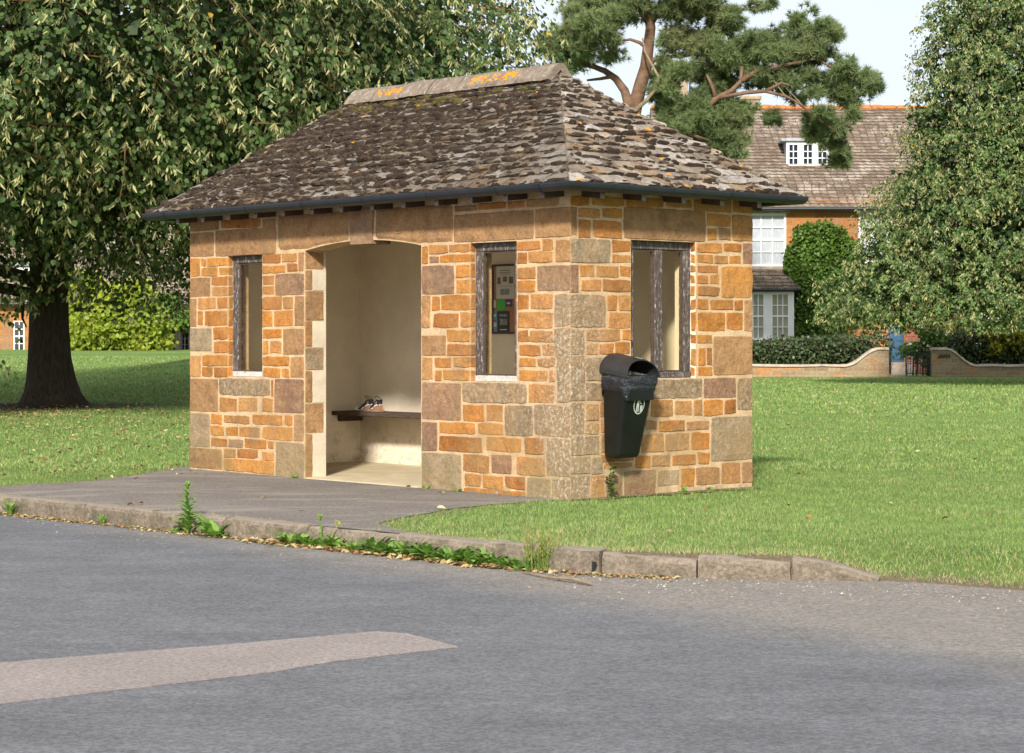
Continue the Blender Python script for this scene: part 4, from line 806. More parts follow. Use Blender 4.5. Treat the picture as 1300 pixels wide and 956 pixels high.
# hood: barrel shell, closed at the wall, open in front
m=MB(); V=[]; na=16; ny=8
def hood(y,a,off=0.):
    t=(-y-.01)/.345; w=.190-off; h=(.152-.012*t)-off; base_=1.028-.048*t; 
    lean=-.0 ; return (w*math.cos(a),y,base_+h*(math.sin(a)**.85 if math.sin(a)>0 else 0))
for off in (0,.008):
    for j in range(ny+1):
        for i in range(na+1):
            a=math.pi*i/na; s_=math.sin(a); yf=-.335+.035*s_  # raked mouth
            y=-.012+(yf+.012)*j/ny; V.append(hood(y,a,off))
q_=(na+1)*(ny+1); F=[]
for o_,fl in ((0,0),(q_,1)):
    for j in range(ny):
        for i in range(na):
            f=(o_+j*(na+1)+i,o_+j*(na+1)+i+1,o_+(j+1)*(na+1)+i+1,o_+(j+1)*(na+1)+i); F.append(f if fl else f[::-1])
for i in range(na): F.append((ny*(na+1)+i,ny*(na+1)+i+1,q_+ny*(na+1)+i+1,q_+ny*(na+1)+i))
F.append(tuple(range(na+1))); 
for j in range(ny):
    for i in (0,na): F.append((j*(na+1)+i,(j+1)*(na+1)+i,q_+(j+1)*(na+1)+i,q_+j*(na+1)+i))
m.add(V,F); 
for sx_ in (-1,1): m.box(sx_*.175-.006,-.30,.93,sx_*.175+.006,-.05,1.0)
m.build('hood','hood_plastic',BN,smooth=False,fix=False)
m=MB(); V=[]
for j in range(3):
    for i in range(5):
        a=rad(58+7*i); y=-.215-.035*j; p=hood(y,a,-.003); V.append(p)
m.add(V,[(j*5+i,j*5+i+1,j*5+5+i+1,j*5+5+i) for j in range(2) for i in range(4)]); m.build('sticker','sticker_white',BN,fix=False)
# oval litter emblem on the front: pale ring, figure dropping litter into a basket
m=MB()
def fr(x,z,o=.003):
    a,b_,c,d=bsec(z); return (x,d-o,z)
cz=.765; cx=-.0; V=[]; n=28
for rr in (1.,.87):
    for i in range(n): a=2*math.pi*i/n; V.append(fr(cx+.062*rr*math.cos(a),cz+.078*rr*math.sin(a)))
m.add(V,[(i,(i+1)%n,n+(i+1)%n,n+i) for i in range(n)])
def pz(pts): m.add([fr(cx+x,cz+z) for x,z in pts],[tuple(range(len(pts)))])
pz([(-.014+.010*math.cos(a),.052+.011*math.sin(a)) for a in np.linspace(0,2*math.pi,10)[:-1]])
pz([(-.030,-.058),(-.018,-.058),(-.014,-.01),(-.010,-.058),(.002,-.058),(0,.0),(-.002,.025),(.014,.006),(.020,.012),(.0,.040),(-.022,.040),(-.028,.0)])
pz([(.016,-.058),(.040,-.058),(.044,-.008),(.012,-.008)]); pz([(.022,.002),(.030,.002),(.030,.010),(.022,.010)])
m.build('emblem','emblem_pale',BN,fix=False)
# ================================================================ KERB PLANTS, LITTER, DEBRIS
def strips(m,base,dirv,l,w,bend,mi=0,n=4,jag=0,col=(.1,.2,.03)):
    # a bending blade: base point, horizontal direction, length, width, rise
    d=Vector(dirv); d.z=0; d.normalize(); s_=Vector((-d.y,d.x,0)); V=[]; p=Vector(base); el=bend[0]
    for i in range(n+1):
        t=i/n; ww=w*math.sin(math.pi*min(1,.12+t*.86))*(1+(jag if i%2 else -jag)); 
        V+=[tuple(p-s_*ww/2+Vector((0,0,ww*.15))),tuple(p+s_*ww/2+Vector((0,0,ww*.15)))]
        el=bend[0]+(bend[1]-bend[0])*t; p=p+(d*math.cos(el)+Vector((0,0,1))*math.sin(el))*l/n
    m.add(V,[(2*i,2*i+1,2*i+3,2*i+2) for i in range(n)],mi,col)
def weed(loc,size,nl,lab,cat='weed',group=None,up=.9,wf=.28,name='weed'):
    m=MB()
    for i in range(nl):
        a=R.uniform(0,6.28); l=size*R.uniform(.6,1.15); strips(m,(R.uniform(-.015,.015),R.uniform(-.015,.015),-.01),(math.cos(a),math.sin(a),0),l,l*wf*R.uniform(.7,1.2),(R.uniform(up-.4,up+.5),R.uniform(-.4,.5)),n=6,jag=.28)
    o=m.build(name,'weed_leaf',fix=False); o.location=loc; tag(o,lab,cat,group); return o
def kx(xp,off=-.03,z=-.15):   # point on the road by the kerb foot at a picture column
    x=(xp-650)/FPX*14; 
    for _ in range(8): x=(xp-650)/FPX*float(ky(x)+off)
    return (x,float(ky(x))+off,z)
for xp,s_ in ((382,.13),(398,.12),(415,.15),(437,.14),(462,.12),(470,.15),(486,.17),(502,.16),(520,.15),(541,.17),(558,.16),(575,.19),(592,.15),(608,.14),(625,.16),(641,.13),(655,.12),(390,.13),(427,.14),(449,.13),(478,.15),(494,.16),(511,.16),(530,.17),(549,.15),(566,.18),(584,.17),(600,.15),(617,.14),(633,.14),(648,.12),(664,.11)):
    weed(kx(xp,-.05-R.uniform(0,.05)),s_*R.uniform(.75,1.2),R.randint(12,20),'low broad-leaved green weed in the long row at the foot of the kerb',group='broad-leaved weeds along the kerb foot',up=1.0)
weed(kx(366,-.06),.18,18,'lush round-leaved weed at the left end of the weed row','weed')
weed(kx(271,-.06),.24,17,'broad dock-like weed just right of the tall thistle at the kerb','weed',up=.8,wf=.34)
weed(kx(284,-.05),.09,9,'tiny weed squeezed right of the dock-like one at the kerb','weed'); weed(kx(222,-.05),.11,9,'small weed just left of the tall thistle at the kerb','weed')
weed(kx(130,-.05),.13,30,'grassy tuft at the left kerb, before the thistle','weed',up=1.3,wf=.07); weed(kx(14,-.05),.19,40,'grass tuft at the kerb at the left edge of the view','weed',up=1.2,wf=.08)
def tall(loc,h,lab,name='thistle',nl=22,bend=.0,lf=.09,mat='weed_leaf'):
    T=empty(name,loc); tag(T,lab,'weed'); m=MB(); m.tube([(0,0,-.02),(bend*.3,0,h*.5),(bend,0,h)],[.006,.005,.003],5); m.build('stem',mat,T)
    m=MB()
    for i in range(nl):
        t=(i+.5)/nl; z=h*t; a=i*2.4+R.uniform(-.4,.4); l=lf*(1.15-t*.75)*R.uniform(.8,1.2); strips(m,(bend*t*t,0,z),(math.cos(a),math.sin(a),0),l,l*.26,(.75,-.35),n=6,jag=.35)
    m.build('leaves',mat,T,fix=False)
    m=MB()
    for i in range(7): a=R.uniform(0,6.28); m.tube([(bend,0,h-.01),(bend+.02*math.cos(a),.02*math.sin(a),h+R.uniform(.01,.035))],[.004,.007],5)
    m.build('flower_head','weed_leaf' if mat!='seed_grass' else mat,T)
tall(kx(238,-.06),.36,'tall thistle-like weed standing alone against the left kerb','thistle',40,.0,.17)
tall(kx(408,-.05),.20,'slender upright weed over the left part of the weed row','upright_weed',16,-.01,.06)
tall(kx(418,-.05),.17,'drooping pale stem beside the slender upright weed','drooping_weed',9,.06,.05,'seed_grass')
m=MB()
for i in range(90):
    a=R.uniform(0,6.28); b0=(R.uniform(-.10,.10),R.uniform(-.03,.05),-.01); h=R.uniform(.12,.33); dx=R.uniform(-.05,.05); m.tube([b0,(b0[0]+dx*.3,b0[1],h*.6),(b0[0]+dx,b0[1]+R.uniform(-.02,.02),h)],[.0022,.002,.0012],4,1 if i%3 else 0)
    if i%3:
        for k in range(9): t=.55+.45*k/9; a=R.uniform(0,6.28); strips(m,(b0[0]+dx*t,b0[1],h*t),(math.cos(a),math.sin(a),0),.02,.007,(1.1,.8),1,n=2)
    else:
        for k in range(5): a=R.uniform(0,6.28); strips(m,(b0[0],b0[1],h*.1*k),(math.cos(a),math.sin(a),0),.09,.009,(1.0,.2),0,n=4)
o=m.build('seeding_grass',['weed_leaf','seed_grass'],fix=False); o.location=kx(687,-.05); tag(o,'tall straw-coloured seeding grass at the kerb near its right stones','grass clump')
x,y,z=kx(752,-.07); T=MB(); T.tube([(0,0,-.02),(.004,0,.04),(.012,.003,.085)],[.008,.009,.016],8); o=T.build('stub_post','black_plastic'); o.location=(x,y,z); tag(o,'short black plastic stub sticking up at the kerb foot','post')
m=MB(); A=rp(662,726,-.14); B=rp(700,733.5,-.135); C_=rp(727,735,-.125); E_=rp(752,742,-.138); m.tube([A,B,C_,E_],[.004,.008,.013,.008],7); 
A=rp(700,733,-.135); m.tube([A,(A[0]+.08,A[1]+.06,-.12)],[.004,.003],5); tag(m.build('fallen_branch','dead_wood'),'dead brown stick lying on the road beside the kerb','stick')
# weeds against the shelter foot
def wallweed(u,v,s_,lab,n=8): p=W(u,v,0); return weed(p,s_,n,lab,'weed',up=1.1,wf=.5)
wallweed(3.62,-.06,.07,'small green tuft at the left door jamb'); wallweed(1.75,-.05,.06,'little weed at the foot of the right door jamb'); wallweed(1.30,-.06,.06,'little flat weed under the front right window')
m=MB()
for i in range(34):
    t=R.random(); a=R.uniform(0,6.28); strips(m,(.02*math.sin(9*t)+R.uniform(-.05,.05)*(1.3-t),-.02-.03*R.random(),t*.26),(math.cos(a),-abs(math.sin(a))-.3,0),.045,.038,(.6,-.5),n=4)
m.tube([(0,-.01,-.02),(.02,-.03,.09),(-.01,-.03,.18),(.02,-.03,.26)],[.006,.005,.004,.003],5)
o=m.build('ivy_weed','climber_leaf',fix=False); o.location=W(-.02,.40,0); o.rotation_euler=(0,0,math.atan2(SN,CS)); tag(o,'dark ivy-like weed climbing the wall foot under the litter bin','weed')
wallweed(-.05,1.25,.08,'low weed at the side wall foot, middle'); wallweed(-.05,1.62,.07,'low weed at the side wall foot towards the far corner')
# fallen leaves
LC=np.array([(.38,.27,.12),(.42,.31,.15),(.32,.18,.07),(.40,.36,.17),(.26,.13,.06),(.48,.42,.22)])
def litter(name,P,size,lift=.012):
    n=len(P); N=nrm(np.stack([NR.normal(0,.35,n),NR.normal(0,.35,n),np.ones(n)],1)); a=NR.uniform(0,6.28,n); Dn=np.stack([np.cos(a),np.sin(a),NR.normal(0,.2,n)],1)
    P=P+np.array([0,0,lift]); V,F=blades(P,Dn,N,size*NR.uniform(.5,1.1,n),NR.uniform(.3,.9,n),LEAF*np.array([1,1,2.5]),[(0,1,2,3),(0,3,4,5)])
    c=np.repeat(LC[NR.integers(0,6,n)],6,0); return tag(npmesh(name,V,F,'dead_leaf',cols=c),kind='stuff')
n=2200; a=NR.uniform(0,6.28,n); r=np.abs(NR.normal(0,3.9,n)); x=-7.6+r*np.cos(a)*1.35; y=33.2+r*np.sin(a)*1.6; k=(y-ky(x)>.3); x,y=x[k],y[k]
x2=NR.uniform(-8,-2.8,900); y2=NR.uniform(20,34,900); k=(y2-ky(x2)>.3); x=np.append(x,x2[k]); y=np.append(y,y2[k])
u_,v_=shelter_uv(x,y); k=~((u_>-.1)&(u_<L+.1)&(v_>-.1)&(v_<D+.1)); x,y=x[k],y[k]
litter('fallen_leaves',np.stack([x,y,lawn_z(x,y)],1),.062,.02)
x=NR.uniform(-3,12,260); y=NR.uniform(13,50,260); k=(y-ky(x)>.3); x,y=x[k],y[k]; u_,v_=shelter_uv(x,y); k=~((u_>-.1)&(u_<L+.1)&(v_>-.1)&(v_<D+.1)); x,y=x[k],y[k]; litter('fallen_leaves',np.stack([x,y,lawn_z(x,y)],1),.07,.025)
# drift of brown leaves and straw in the gutter line
n=1500; x=NR.uniform(-5.5,1.0,n); o_=-.02-np.abs(NR.normal(0,.07,n)); litter('leaf_drift',np.stack([x,ky(x)+o_,np.full(n,-.15)],1),.045,.008)
x=NR.uniform(-1.9,-.0,900); o_=-.02-np.abs(NR.normal(0,.09,900)); litter('leaf_drift',np.stack([x,ky(x)+o_,np.full(900,-.15)],1),.06,.012)
# grit on the road margin
n=1300; x=np.append(NR.uniform(.2,4.2,n),NR.uniform(-5,.5,300)); o_=-np.abs(NR.normal(0,.55,len(x)))-.02; n=len(x); P=np.stack([x,ky(x)+o_,np.full(n,-.148)],1)
OCT=np.array([(1,0,0),(0,1,0),(-1,0,0),(0,-1,0),(0,0,1)],float); s_=np.abs(NR.normal(0,.0035,n))+.0025; V=(P[:,None,:]+OCT[None]*s_[:,None,None]*NR.uniform(.6,1.3,(n,5,1))).reshape(-1,3); F=[np.arange(n)[:,None]*5+np.array(f)[None] for f in ((0,1,4),(1,2,4),(2,3,4),(3,0,4))]
GC=np.array([(.26,.23,.19),(.32,.28,.23),(.18,.16,.14),(.42,.38,.32),(.28,.20,.12)]); leafmat('grit',None,.9,1.1,.0,.9,30,attr=True); tag(npmesh('grit',V,F,'grit',cols=np.repeat(GC[NR.integers(0,5,n)],5,0)),kind='stuff')
# ================================================================ GRASS
def grass(name,n,y0,y1,h,w,dens_pow=1.):
    y=y0*(y1/y0)**(NR.random(n)**dens_pow) if y0>0 else 0; x=NR.uniform(-.29,.29,n)*y
    k=(y-ky(x)>.13+.10*NR.random(n)**2); x,y=x[k],y[k]
    u_,v_=shelter_uv(x,y); gj=NR.random(len(x))*.10; k=~((u_>.03-gj)&(u_<L-.03+gj)&(v_>.03-gj)&(v_<D-.03+gj)); x,y=x[k],y[k]
    k=~inpoly(x+NR.normal(0,.04,len(x)),y+NR.normal(0,.09,len(x)),PAVE); x,y=x[k],y[k]; dt=np.hypot((x+7.9)*.62,y-35.6)+NR.normal(0,.35,len(x)); k=dt>1.75; x,y=x[k],y[k]
    n=len(x); z=lawn_z(x,y); P=np.stack([x,y,z-.004],1)
    clump=np.array([mn.noise(Vector((a*.9,b_*.9,0))) for a,b_ in zip(x[::1],y[::1])]) if n<400000 else np.zeros(n)
    Dn=np.stack([NR.normal(0,.42,n),NR.normal(0,.42,n),np.ones(n)],1); N=rdir(n)
    edge=np.exp(-(y-ky(x)-.2)/.5); sz=h*NR.uniform(.5,1.25,n)*(1+.35*clump)
    V,F=blades(P,Dn,N,sz,np.full(n,w/h),np.array([(-.5,0,0),(.5,0,0),(0.05,1,.15)]),[(0,1,2)])
    base=np.array([(.190,.290,.085)])*NR.uniform(.72,1.28,(n,1)); dry=(NR.random(n)<(.04+.45*edge+.08*(clump>.2)))[:,None]; base=np.where(dry,np.array([(.44,.39,.20)]),base)
    yel=NR.random((n,1))<.25; base=np.where(yel&~dry,base*np.array([(1.35,1.12,.9)]),base)
    tag(npmesh(name,V,F,'grass_blade',cols=np.repeat(base,3,0)),kind='stuff')
grass('grass',330000,12.2,21,.030,.0060,1.0); grass('grass',165000,21,36,.038,.014,1.); grass('grass',110000,36,64,.05,.035,1.)
# ================================================================ HOUSES BEHIND
def pane_window(parent,x0,x1,z0,z1,Y,cols,rows,fr=.07,bar=.025,fill='house_glass',depth=.09,sash=True,name='window',mat='white_paint'):
    m=MB(); m.box(x0,Y-.03,z0,x0+fr,Y+depth,z1); m.box(x1-fr,Y-.03,z0,x1,Y+depth,z1); m.box(x0+fr,Y-.028,z1-fr,x1-fr,Y+depth,z1); m.box(x0+fr,Y-.04,z0,x1-fr,Y+depth,z0+fr)
    w=(x1-x0-2*fr)/cols; h=(z1-z0-2*fr)/rows
    for i in range(1,cols): m.box(x0+fr+w*i-bar/2,Y-.006,z0+fr,x0+fr+w*i+bar/2,Y+.03,z1-fr)
    for j in range(1,rows):
        b=bar*(1.9 if sash and j==rows//2 else 1); m.box(x0+fr,Y-.009,z0+fr+h*j-b/2,x1-fr,Y+.027,z0+fr+h*j+b/2)
    f=m.build(name,mat,parent); m=MB(); m.box(x0+fr*.5,Y+.035,z0+fr*.5,x1-fr*.5,Y+.05,z1-fr*.5); m.build('pane',fill,f); return f
HY=72.; hx=lambda p:(p-650)/FPX*HY; hz=lambda y:CE+(HOR-y)/FPX*HY
HS=empty('stone_house',(hx(1040),HY,0)); tag(HS,'two-storey ironstone house with slate roof, sash windows and bay behind the garden wall','house')
HS.location=(0,0,0)
HX0,HX1=hx(842),hx(1236); E_=hz(257); RY=76.5; RZ_=CE+(HOR-137)/FPX*RY
m=MB(); 
ops=[(hx(949),hx(998),hz(338),hz(271)),(hx(1090),hx(1133),hz(334),hz(268)),(hx(1128),hx(1148),hz(460),hz(406)),(hx(1176),hx(1215),hz(334),hz(268))]
xsx=sorted(set([HX0,HX1]+[o[0] for o in ops]+[o[1] for o in ops]))
for a,b_ in zip(xsx[:-1],xsx[1:]):
    zc=[(o[2],o[3]) for o in ops if o[0]<=a+1e-6 and o[1]>=b_-1e-6]; z=-.3
    for lo,hi in sorted(zc): m.box(a,HY,z,b_,HY+.45,lo); z=hi
    m.box(a,HY,z,b_,HY+.45,E_+.1)
m.box(HX0,HY+.45,-.3,HX0+.4,HY+9,E_+.1); m.box(HX1-.4,HY+.45,-.3,HX1,HY+9,E_+.1); m.box(HX0+.4,HY+8.6,-.3,HX1-.4,HY+9,E_+.1)
for s_ in (HX0,HX1-.4): m.prism([(HY,E_+.1),(HY+9,E_+.1),(RY,RZ_-.15)],lambda a,b,d:(d,a,b),s_,s_+.4)
m.build('wall','house_stone',HS)
m=MB(); m.box(HX0+.4,HY+.9,-.3,HX1-.4,HY+.95,E_); m.build('inner_wall','plaster',HS)
# brick bay of wall round the door
m=MB(); m.box(hx(1149),HY-.06,.0,hx(1175),HY-.004,hz(392)); m.build('brick_panel','red_brick',HS)
# roof: two slopes of rough slate courses (real steps)
def courses(m,x0,x1,ya,za,yb,zb,n,mi=0):
    for k in range(n):
        t0=k/n; t1=(k+1)/n; y0=ya+(yb-ya)*t0; y1=ya+(yb-ya)*t1; z0=za+(zb-za)*t0; z1=za+(zb-za)*t1; seg=max(2,int((x1-x0)/.6)); V=[]
        for i in range(seg+1):
            x=x0+(x1-x0)*i/seg; j=R.uniform(-.012,.012); V+=[(x,y0+j,z0-.01),(x,y0+j,z0+.045+R.uniform(-.012,.012)),(x,y1,z1+.008)]
        m.add(V,[(3*i,3*i+3,3*i+4,3*i+1) for i in range(seg)]+[(3*i+1,3*i+4,3*i+5,3*i+2) for i in range(seg)],mi)
m=MB(); courses(m,HX0-.15,HX1+.15,HY-.3,E_-.22,RY,RZ_,34); V=[(HX0-.15,RY,RZ_),(HX1+.15,RY,RZ_),(HX1+.15,HY+9.3,E_-.22),(HX0-.15,HY+9.3,E_-.22)]; m.add(V,[(0,1,2,3)])
m.add([(HX0-.15,HY-.28,E_-.26),(HX1+.15,HY-.28,E_-.26),(HX1+.15,RY,RZ_-.06),(HX0-.15,RY,RZ_-.06)],[(0,1,2,3)])
rf=m.build('roof','house_slate',HS,fix=False)
m=MB(); x=HX0-.1
while x<HX1+.1: m.bbox(x,RY-.14,RZ_-.07,x+.42,RY+.14,RZ_+.10+R.uniform(-.02,.02),.04,jit=.008); x+=.435
m.build('ridge_tiles','orange_ridge',rf)
def chimney(x0,x1,z0,z1,Y,band=None):
    m=MB(); m.bbox(x0,Y-.35,z0,x1,Y+.35,z1-.15,.02); m.bbox(x0-.06,Y-.41,z1-.15,x1+.06,Y+.41,z1,.03); 
    c=m.build('chimney','chimney_stone',rf); 
    if band: m=MB(); m.bbox(x0-.03,Y-.38,band[0],x1+.03,Y+.38,band[1],.02); m.build('chimney_band','orange_ridge',c)
    return c
cz=lambda y:CE+(HOR-y)/FPX*RY; cx_=lambda p:(p-650)/FPX*RY
chimney(cx_(852),cx_(872),RZ_-1.6,cz(85),RY,(cz(130),cz(126))); chimney(cx_(940),cx_(964),RZ_-.7,cz(122),RY+.2)
# eaves gutter
m=MB(); m.tube([(HX0-.2,HY-.34,E_-.24),(HX1+.2,HY-.34,E_-.24)],.06,8); m.build('gutter','black_plastic',rf)
pane_window(HS,ops[0][0],ops[0][1],ops[0][2],ops[0][3],HY+.03,3,4,fill='curtain_white'); pane_window(HS,ops[1][0],ops[1][1],ops[1][2],ops[1][3],HY+.03,3,4,fill='curtain_white'); pane_window(HS,ops[3][0],ops[3][1],ops[3][2],ops[3][3],HY+.03,3,4,fill='curtain_white')
for o in (ops[0],ops[1],ops[3]):
    m=MB(); m.bbox(o[0]-.12,HY-.03,o[3]+.002,o[1]+.12,HY+.20,o[3]+.30,.01); m.build('lintel','coping',HS); m=MB(); m.bbox(o[0]-.08,HY-.06,o[2]-.12,o[1]+.08,HY+.24,o[2]-.002,.01); m.build('sill','coping',HS)
# dormer
DY=73.75; dx0,dx1=(998-650)/FPX*DY,(1053-650)/FPX*DY; dz=lambda y:CE+(HOR-y)/FPX*DY
m=MB(); m.box(dx0,DY+.02,dz(222),dx1,DY+2.2,dz(180)); m.bbox(dx0-.18,DY-.18,dz(180)+.002,dx1+.18,DY+2.4,dz(177)+.02,.02); m.box(dx0+.05,DY-.05,dz(218.5),dx1-.05,DY+.018,dz(213.5),0); dm=m.build('dormer','lead',rf)
m=MB(); m.box(dx0,DY-.02,dz(213.4),dx1,DY+.019,dz(180.2)); m.build('dormer_face','white_paint',dm) if False else None
w3=(dx1-dx0)/3
for k in range(3):
    f=pane_window(rf,dx0+w3*k,dx0+w3*(k+1)-.01,dz(213),dz(180.3),DY-.05,2,3,.10,.03,sash=False,name='dormer_window',depth=.06)
# bay window
BX0,BX1=hx(930),hx(1013); bt,bb=hz(371),hz(436); pj=.75
m=MB(); prof=[(BX0,HY),(BX0+.32,HY-pj),(BX1-.32,HY-pj),(BX1,HY)]
m.prism(prof,lambda a,b,d:(a,b,d),0.,bb,0); m.prism([(BX0-.02,HY),(BX0+.31,HY-pj-.03),(BX1-.31,HY-pj-.03),(BX1+.02,HY)],lambda a,b,d:(a,b,d),bb+.002,bb+.10,0); bay=m.build('bay_window','coping',HS)
n=9; m=MB()
for k in range(n):
    t0,t1=k/n,(k+1)/n; f=lambda t,h:[(BX0-.22+.32*t,HY,bt+.08+(hz(343)-bt-.08)*t+h),(BX0+.2+.3*t,HY-(pj+.2)*(1-t),bt+.08+(hz(343)-bt-.08)*t+h),(BX1-.2-.3*t,HY-(pj+.2)*(1-t),bt+.08+(hz(343)-bt-.08)*t+h),(BX1+.22-.32*t,HY,bt+.08+(hz(343)-bt-.08)*t+h)]
    a=f(t0,-.01); b_=f(t0,.05); c=f(t1,.01); m.add(a+b_+c,[(i,i+1,i+5,i+4) for i in range(3)]+[(i+4,i+5,i+9,i+8) for i in range(3)])
m.add(f(0,-.01),[(0,1,2,3)]); m.build('bay_roof','house_slate',bay,fix=False)
m=MB(); q_=[(BX0-.22,HY),(BX0+.2,HY-pj-.2),(BX1-.2,HY-pj-.2),(BX1+.22,HY)]
for a,b_ in zip(q_[:-1],q_[1:]): m.tube([(a[0],a[1]-.03,bt+.05),(b_[0],b_[1]-.03,bt+.05)],.05,6)
m.build('bay_gutter','black_plastic',bay)
fx0,fx1=BX0+.34,BX1-.34; mid=[fx0,fx0+.52,fx1-.0]
for a,b_,c in ((fx0,(fx0+fx1)/2-.06,3),((fx0+fx1)/2+.06,fx1,3)): pane_window(bay,a,b_,bb+.1,bt,HY-pj,c,4,.09,.03,fill='blind_cream',name='sash')
m=MB(); m.box(fx0-.02,HY-pj+.01,bt+.002,fx1+.02,HY-pj+.12,bt+.09); m.box((fx0+fx1)/2-.059,HY-pj-.02,bb+.1,(fx0+fx1)/2+.059,HY-pj+.1,bt); 
for sx_,x0_,x1_ in ((1,BX1-.32,BX1),(-1,BX0+.32,BX0)):
    # angled side light: corner post, two rails, glass
    for t in (.0,.84): 
        xa=x0_+(x1_-x0_)*t; ya=HY-pj+pj*t; m.box(min(xa,xa+sx_*.07)-.02,ya,bb+.1,max(xa,xa+sx_*.07)+.02,ya+.12,bt)
    for zz in (bb+.1,(bb+bt)/2-.03,bt-.08): m.prism([(x0_,HY-pj+.02),(x1_,HY+.0),(x1_-sx_*.05,HY+.03),(x0_-sx_*.05,HY-pj+.05)],lambda a,b,d:(a,b,d),zz,zz+.07)
m.build('bay_frame','white_paint',bay)
m=MB()
for x0_,x1_,sx_ in ((BX1-.34,BX1-.04,1),(BX0+.34,BX0+.04,-1)): m.prism([(x0_,HY-pj+.06),(x1_,HY-.02),(x1_-sx_*.03,HY-.01),(x0_-sx_*.03,HY-pj+.08)],lambda a,b,d:(a,b,d),bb+.1,bt-.02)
m.build('bay_pane','blind_cream',bay)
# front door
m=MB(); x0_,x1_=ops[2][0],ops[2][1]; z0_,z1_=ops[2][2],ops[2][3]; m.box(x0_,HY+.1,z0_,x1_,HY+.16,z1_)
for a,b_ in ((.1,.45),(.55,.9)):
    for c,d_ in ((.06,.42),(.5,.92)): 
        w=x1_-x0_; h=z1_-z0_; m.bbox(x0_+w*a,HY+.075,z0_+h*c,x0_+w*b_,HY+.099,z0_+h*d_,.01)
dr=m.build('door','blue_paint',HS); m=MB(); m.bbox(x1_-.14,HY+.05,z0_+.95,x1_-.09,HY+.098,z0_+1.05,.008); m.build('door_handle','iron',dr)
m=MB(); m.bbox(x0_-.2,HY-.55,-.1,x1_+.2,HY-.002,z0_-.002,.02); m.bbox(x0_-.3,HY-.95,-.1,x1_+.3,HY-.56,z0_*.62,.02); m.build('door_step','coping',HS)
# pale rendered house further right
PH=empty('rendered_house',(0,0,0)); tag(PH,'white rendered house glimpsed under the right-hand tree','house')
m=MB(); m.box(19.6,90,-.3,32,98,4.4); m.build('wall','white_paint',PH); m=MB(); courses(m,19.3,32.3,89.7,4.3,94,7.8,24); m.add([(19.3,94,7.8),(32.3,94,7.8),(32.3,98.3,4.3),(19.3,98.3,4.3)],[(0,1,2,3)]); m.build('roof','house_slate',PH,fix=False)
# ---------------- long low house behind the left trees
LH=empty('stone_cottage',(0,0,0)); tag(LH,'long ironstone cottage with slate roof behind the big left tree','house')
LY=84.; lx=lambda p:(p-650)/FPX*LY; lz=lambda y:CE+(HOR-y)/FPX*LY
g0=.5
m=MB(); ops2=[(lx(17),lx(31),lz(447),lz(407)),(lx(193),lx(206),lz(446.5),lz(421)),(lx(209),lx(224),lz(446.5),lz(421)),(lx(228),lx(241),lz(446.5),lz(421)),(lx(-30),lx(-10),lz(447),lz(407))]
A_,B_=lx(-90),lx(330); xsx=sorted(set([A_,B_]+[o[0] for o in ops2]+[o[1] for o in ops2])); EV=lz(379)
for a,b_ in zip(xsx[:-1],xsx[1:]):
    zc=[(o[2],o[3]) for o in ops2 if o[0]<=a+1e-6 and o[1]>=b_-1e-6]; z=0
    for lo,hi in zc: m.box(a,LY,z,b_,LY+.45,lo); z=hi
    m.box(a,LY,z,b_,LY+.45,EV)
m.box(A_,LY+.45,0,A_+.4,LY+8,EV); m.box(B_-.4,LY+.45,0,B_,LY+8,EV); m.box(A_+.4,LY+7.6,0,B_-.4,LY+8,EV); m.box(A_+.4,LY+.8,0,B_-.4,LY+.85,EV,0)
for s_ in (A_,B_-.4): m.prism([(LY,EV),(LY+8,EV),(LY+4,EV+3.4)],lambda a,b,d:(d,a,b),s_,s_+.4)
m.build('wall','house_stone',LH)
m=MB(); courses(m,A_-.2,B_+.2,LY-.3,EV-.2,LY+4,EV+3.6,30); m.add([(A_-.2,LY+4,EV+3.6),(B_+.2,LY+4,EV+3.6),(B_+.2,LY+8.3,EV-.2),(A_-.2,LY+8.3,EV-.2)],[(0,1,2,3)]); rl=m.build('roof','house_slate',LH,fix=False)
m=MB(); m.tube([(A_-.2,LY-.34,EV-.22),(B_+.2,LY-.34,EV-.22)],.06,8); m.build('gutter','black_plastic',rl)
pane_window(LH,*ops2[0],LY+.05,2,4,.05,.03,fill='house_glass'); pane_window(LH,*ops2[4],LY+.05,2,4,.05,.03)
for k in (1,2,3):
    o=ops2[k]; pane_window(LH,o[0]+.04,o[1]-.04,o[2],o[3],LY+.12,2,3,.045,.02,sash=False,mat='lead',name='mullioned_window')
    m=MB(); m.bbox(o[0]-.06,LY-.03,o[2],o[0]+.035,LY+.2,o[3],.01); m.bbox(o[1]-.035,LY-.03,o[2],o[1]+.06,LY+.2,o[3],.01); m.bbox(o[0]-.1,LY-.04,o[3]+.002,o[1]+.1,LY+.2,o[3]+.16,.01); m.build('mullion','coping',LH)
DY2=LY+1.0; m=MB(); a,b_=lx(13),lx(33); m.box(a,DY2,EV+.6,b_,DY2+2,lz(337)); m.bbox(a-.15,DY2-.15,lz(337)+.002,b_+.15,DY2+2.2,lz(337)+.1,.02); dd_=m.build('dormer','lead',rl); pane_window(rl,a+.05,b_-.05,lz(366),lz(339),DY2-.06,2,3,.08,.03,name='dormer_window')
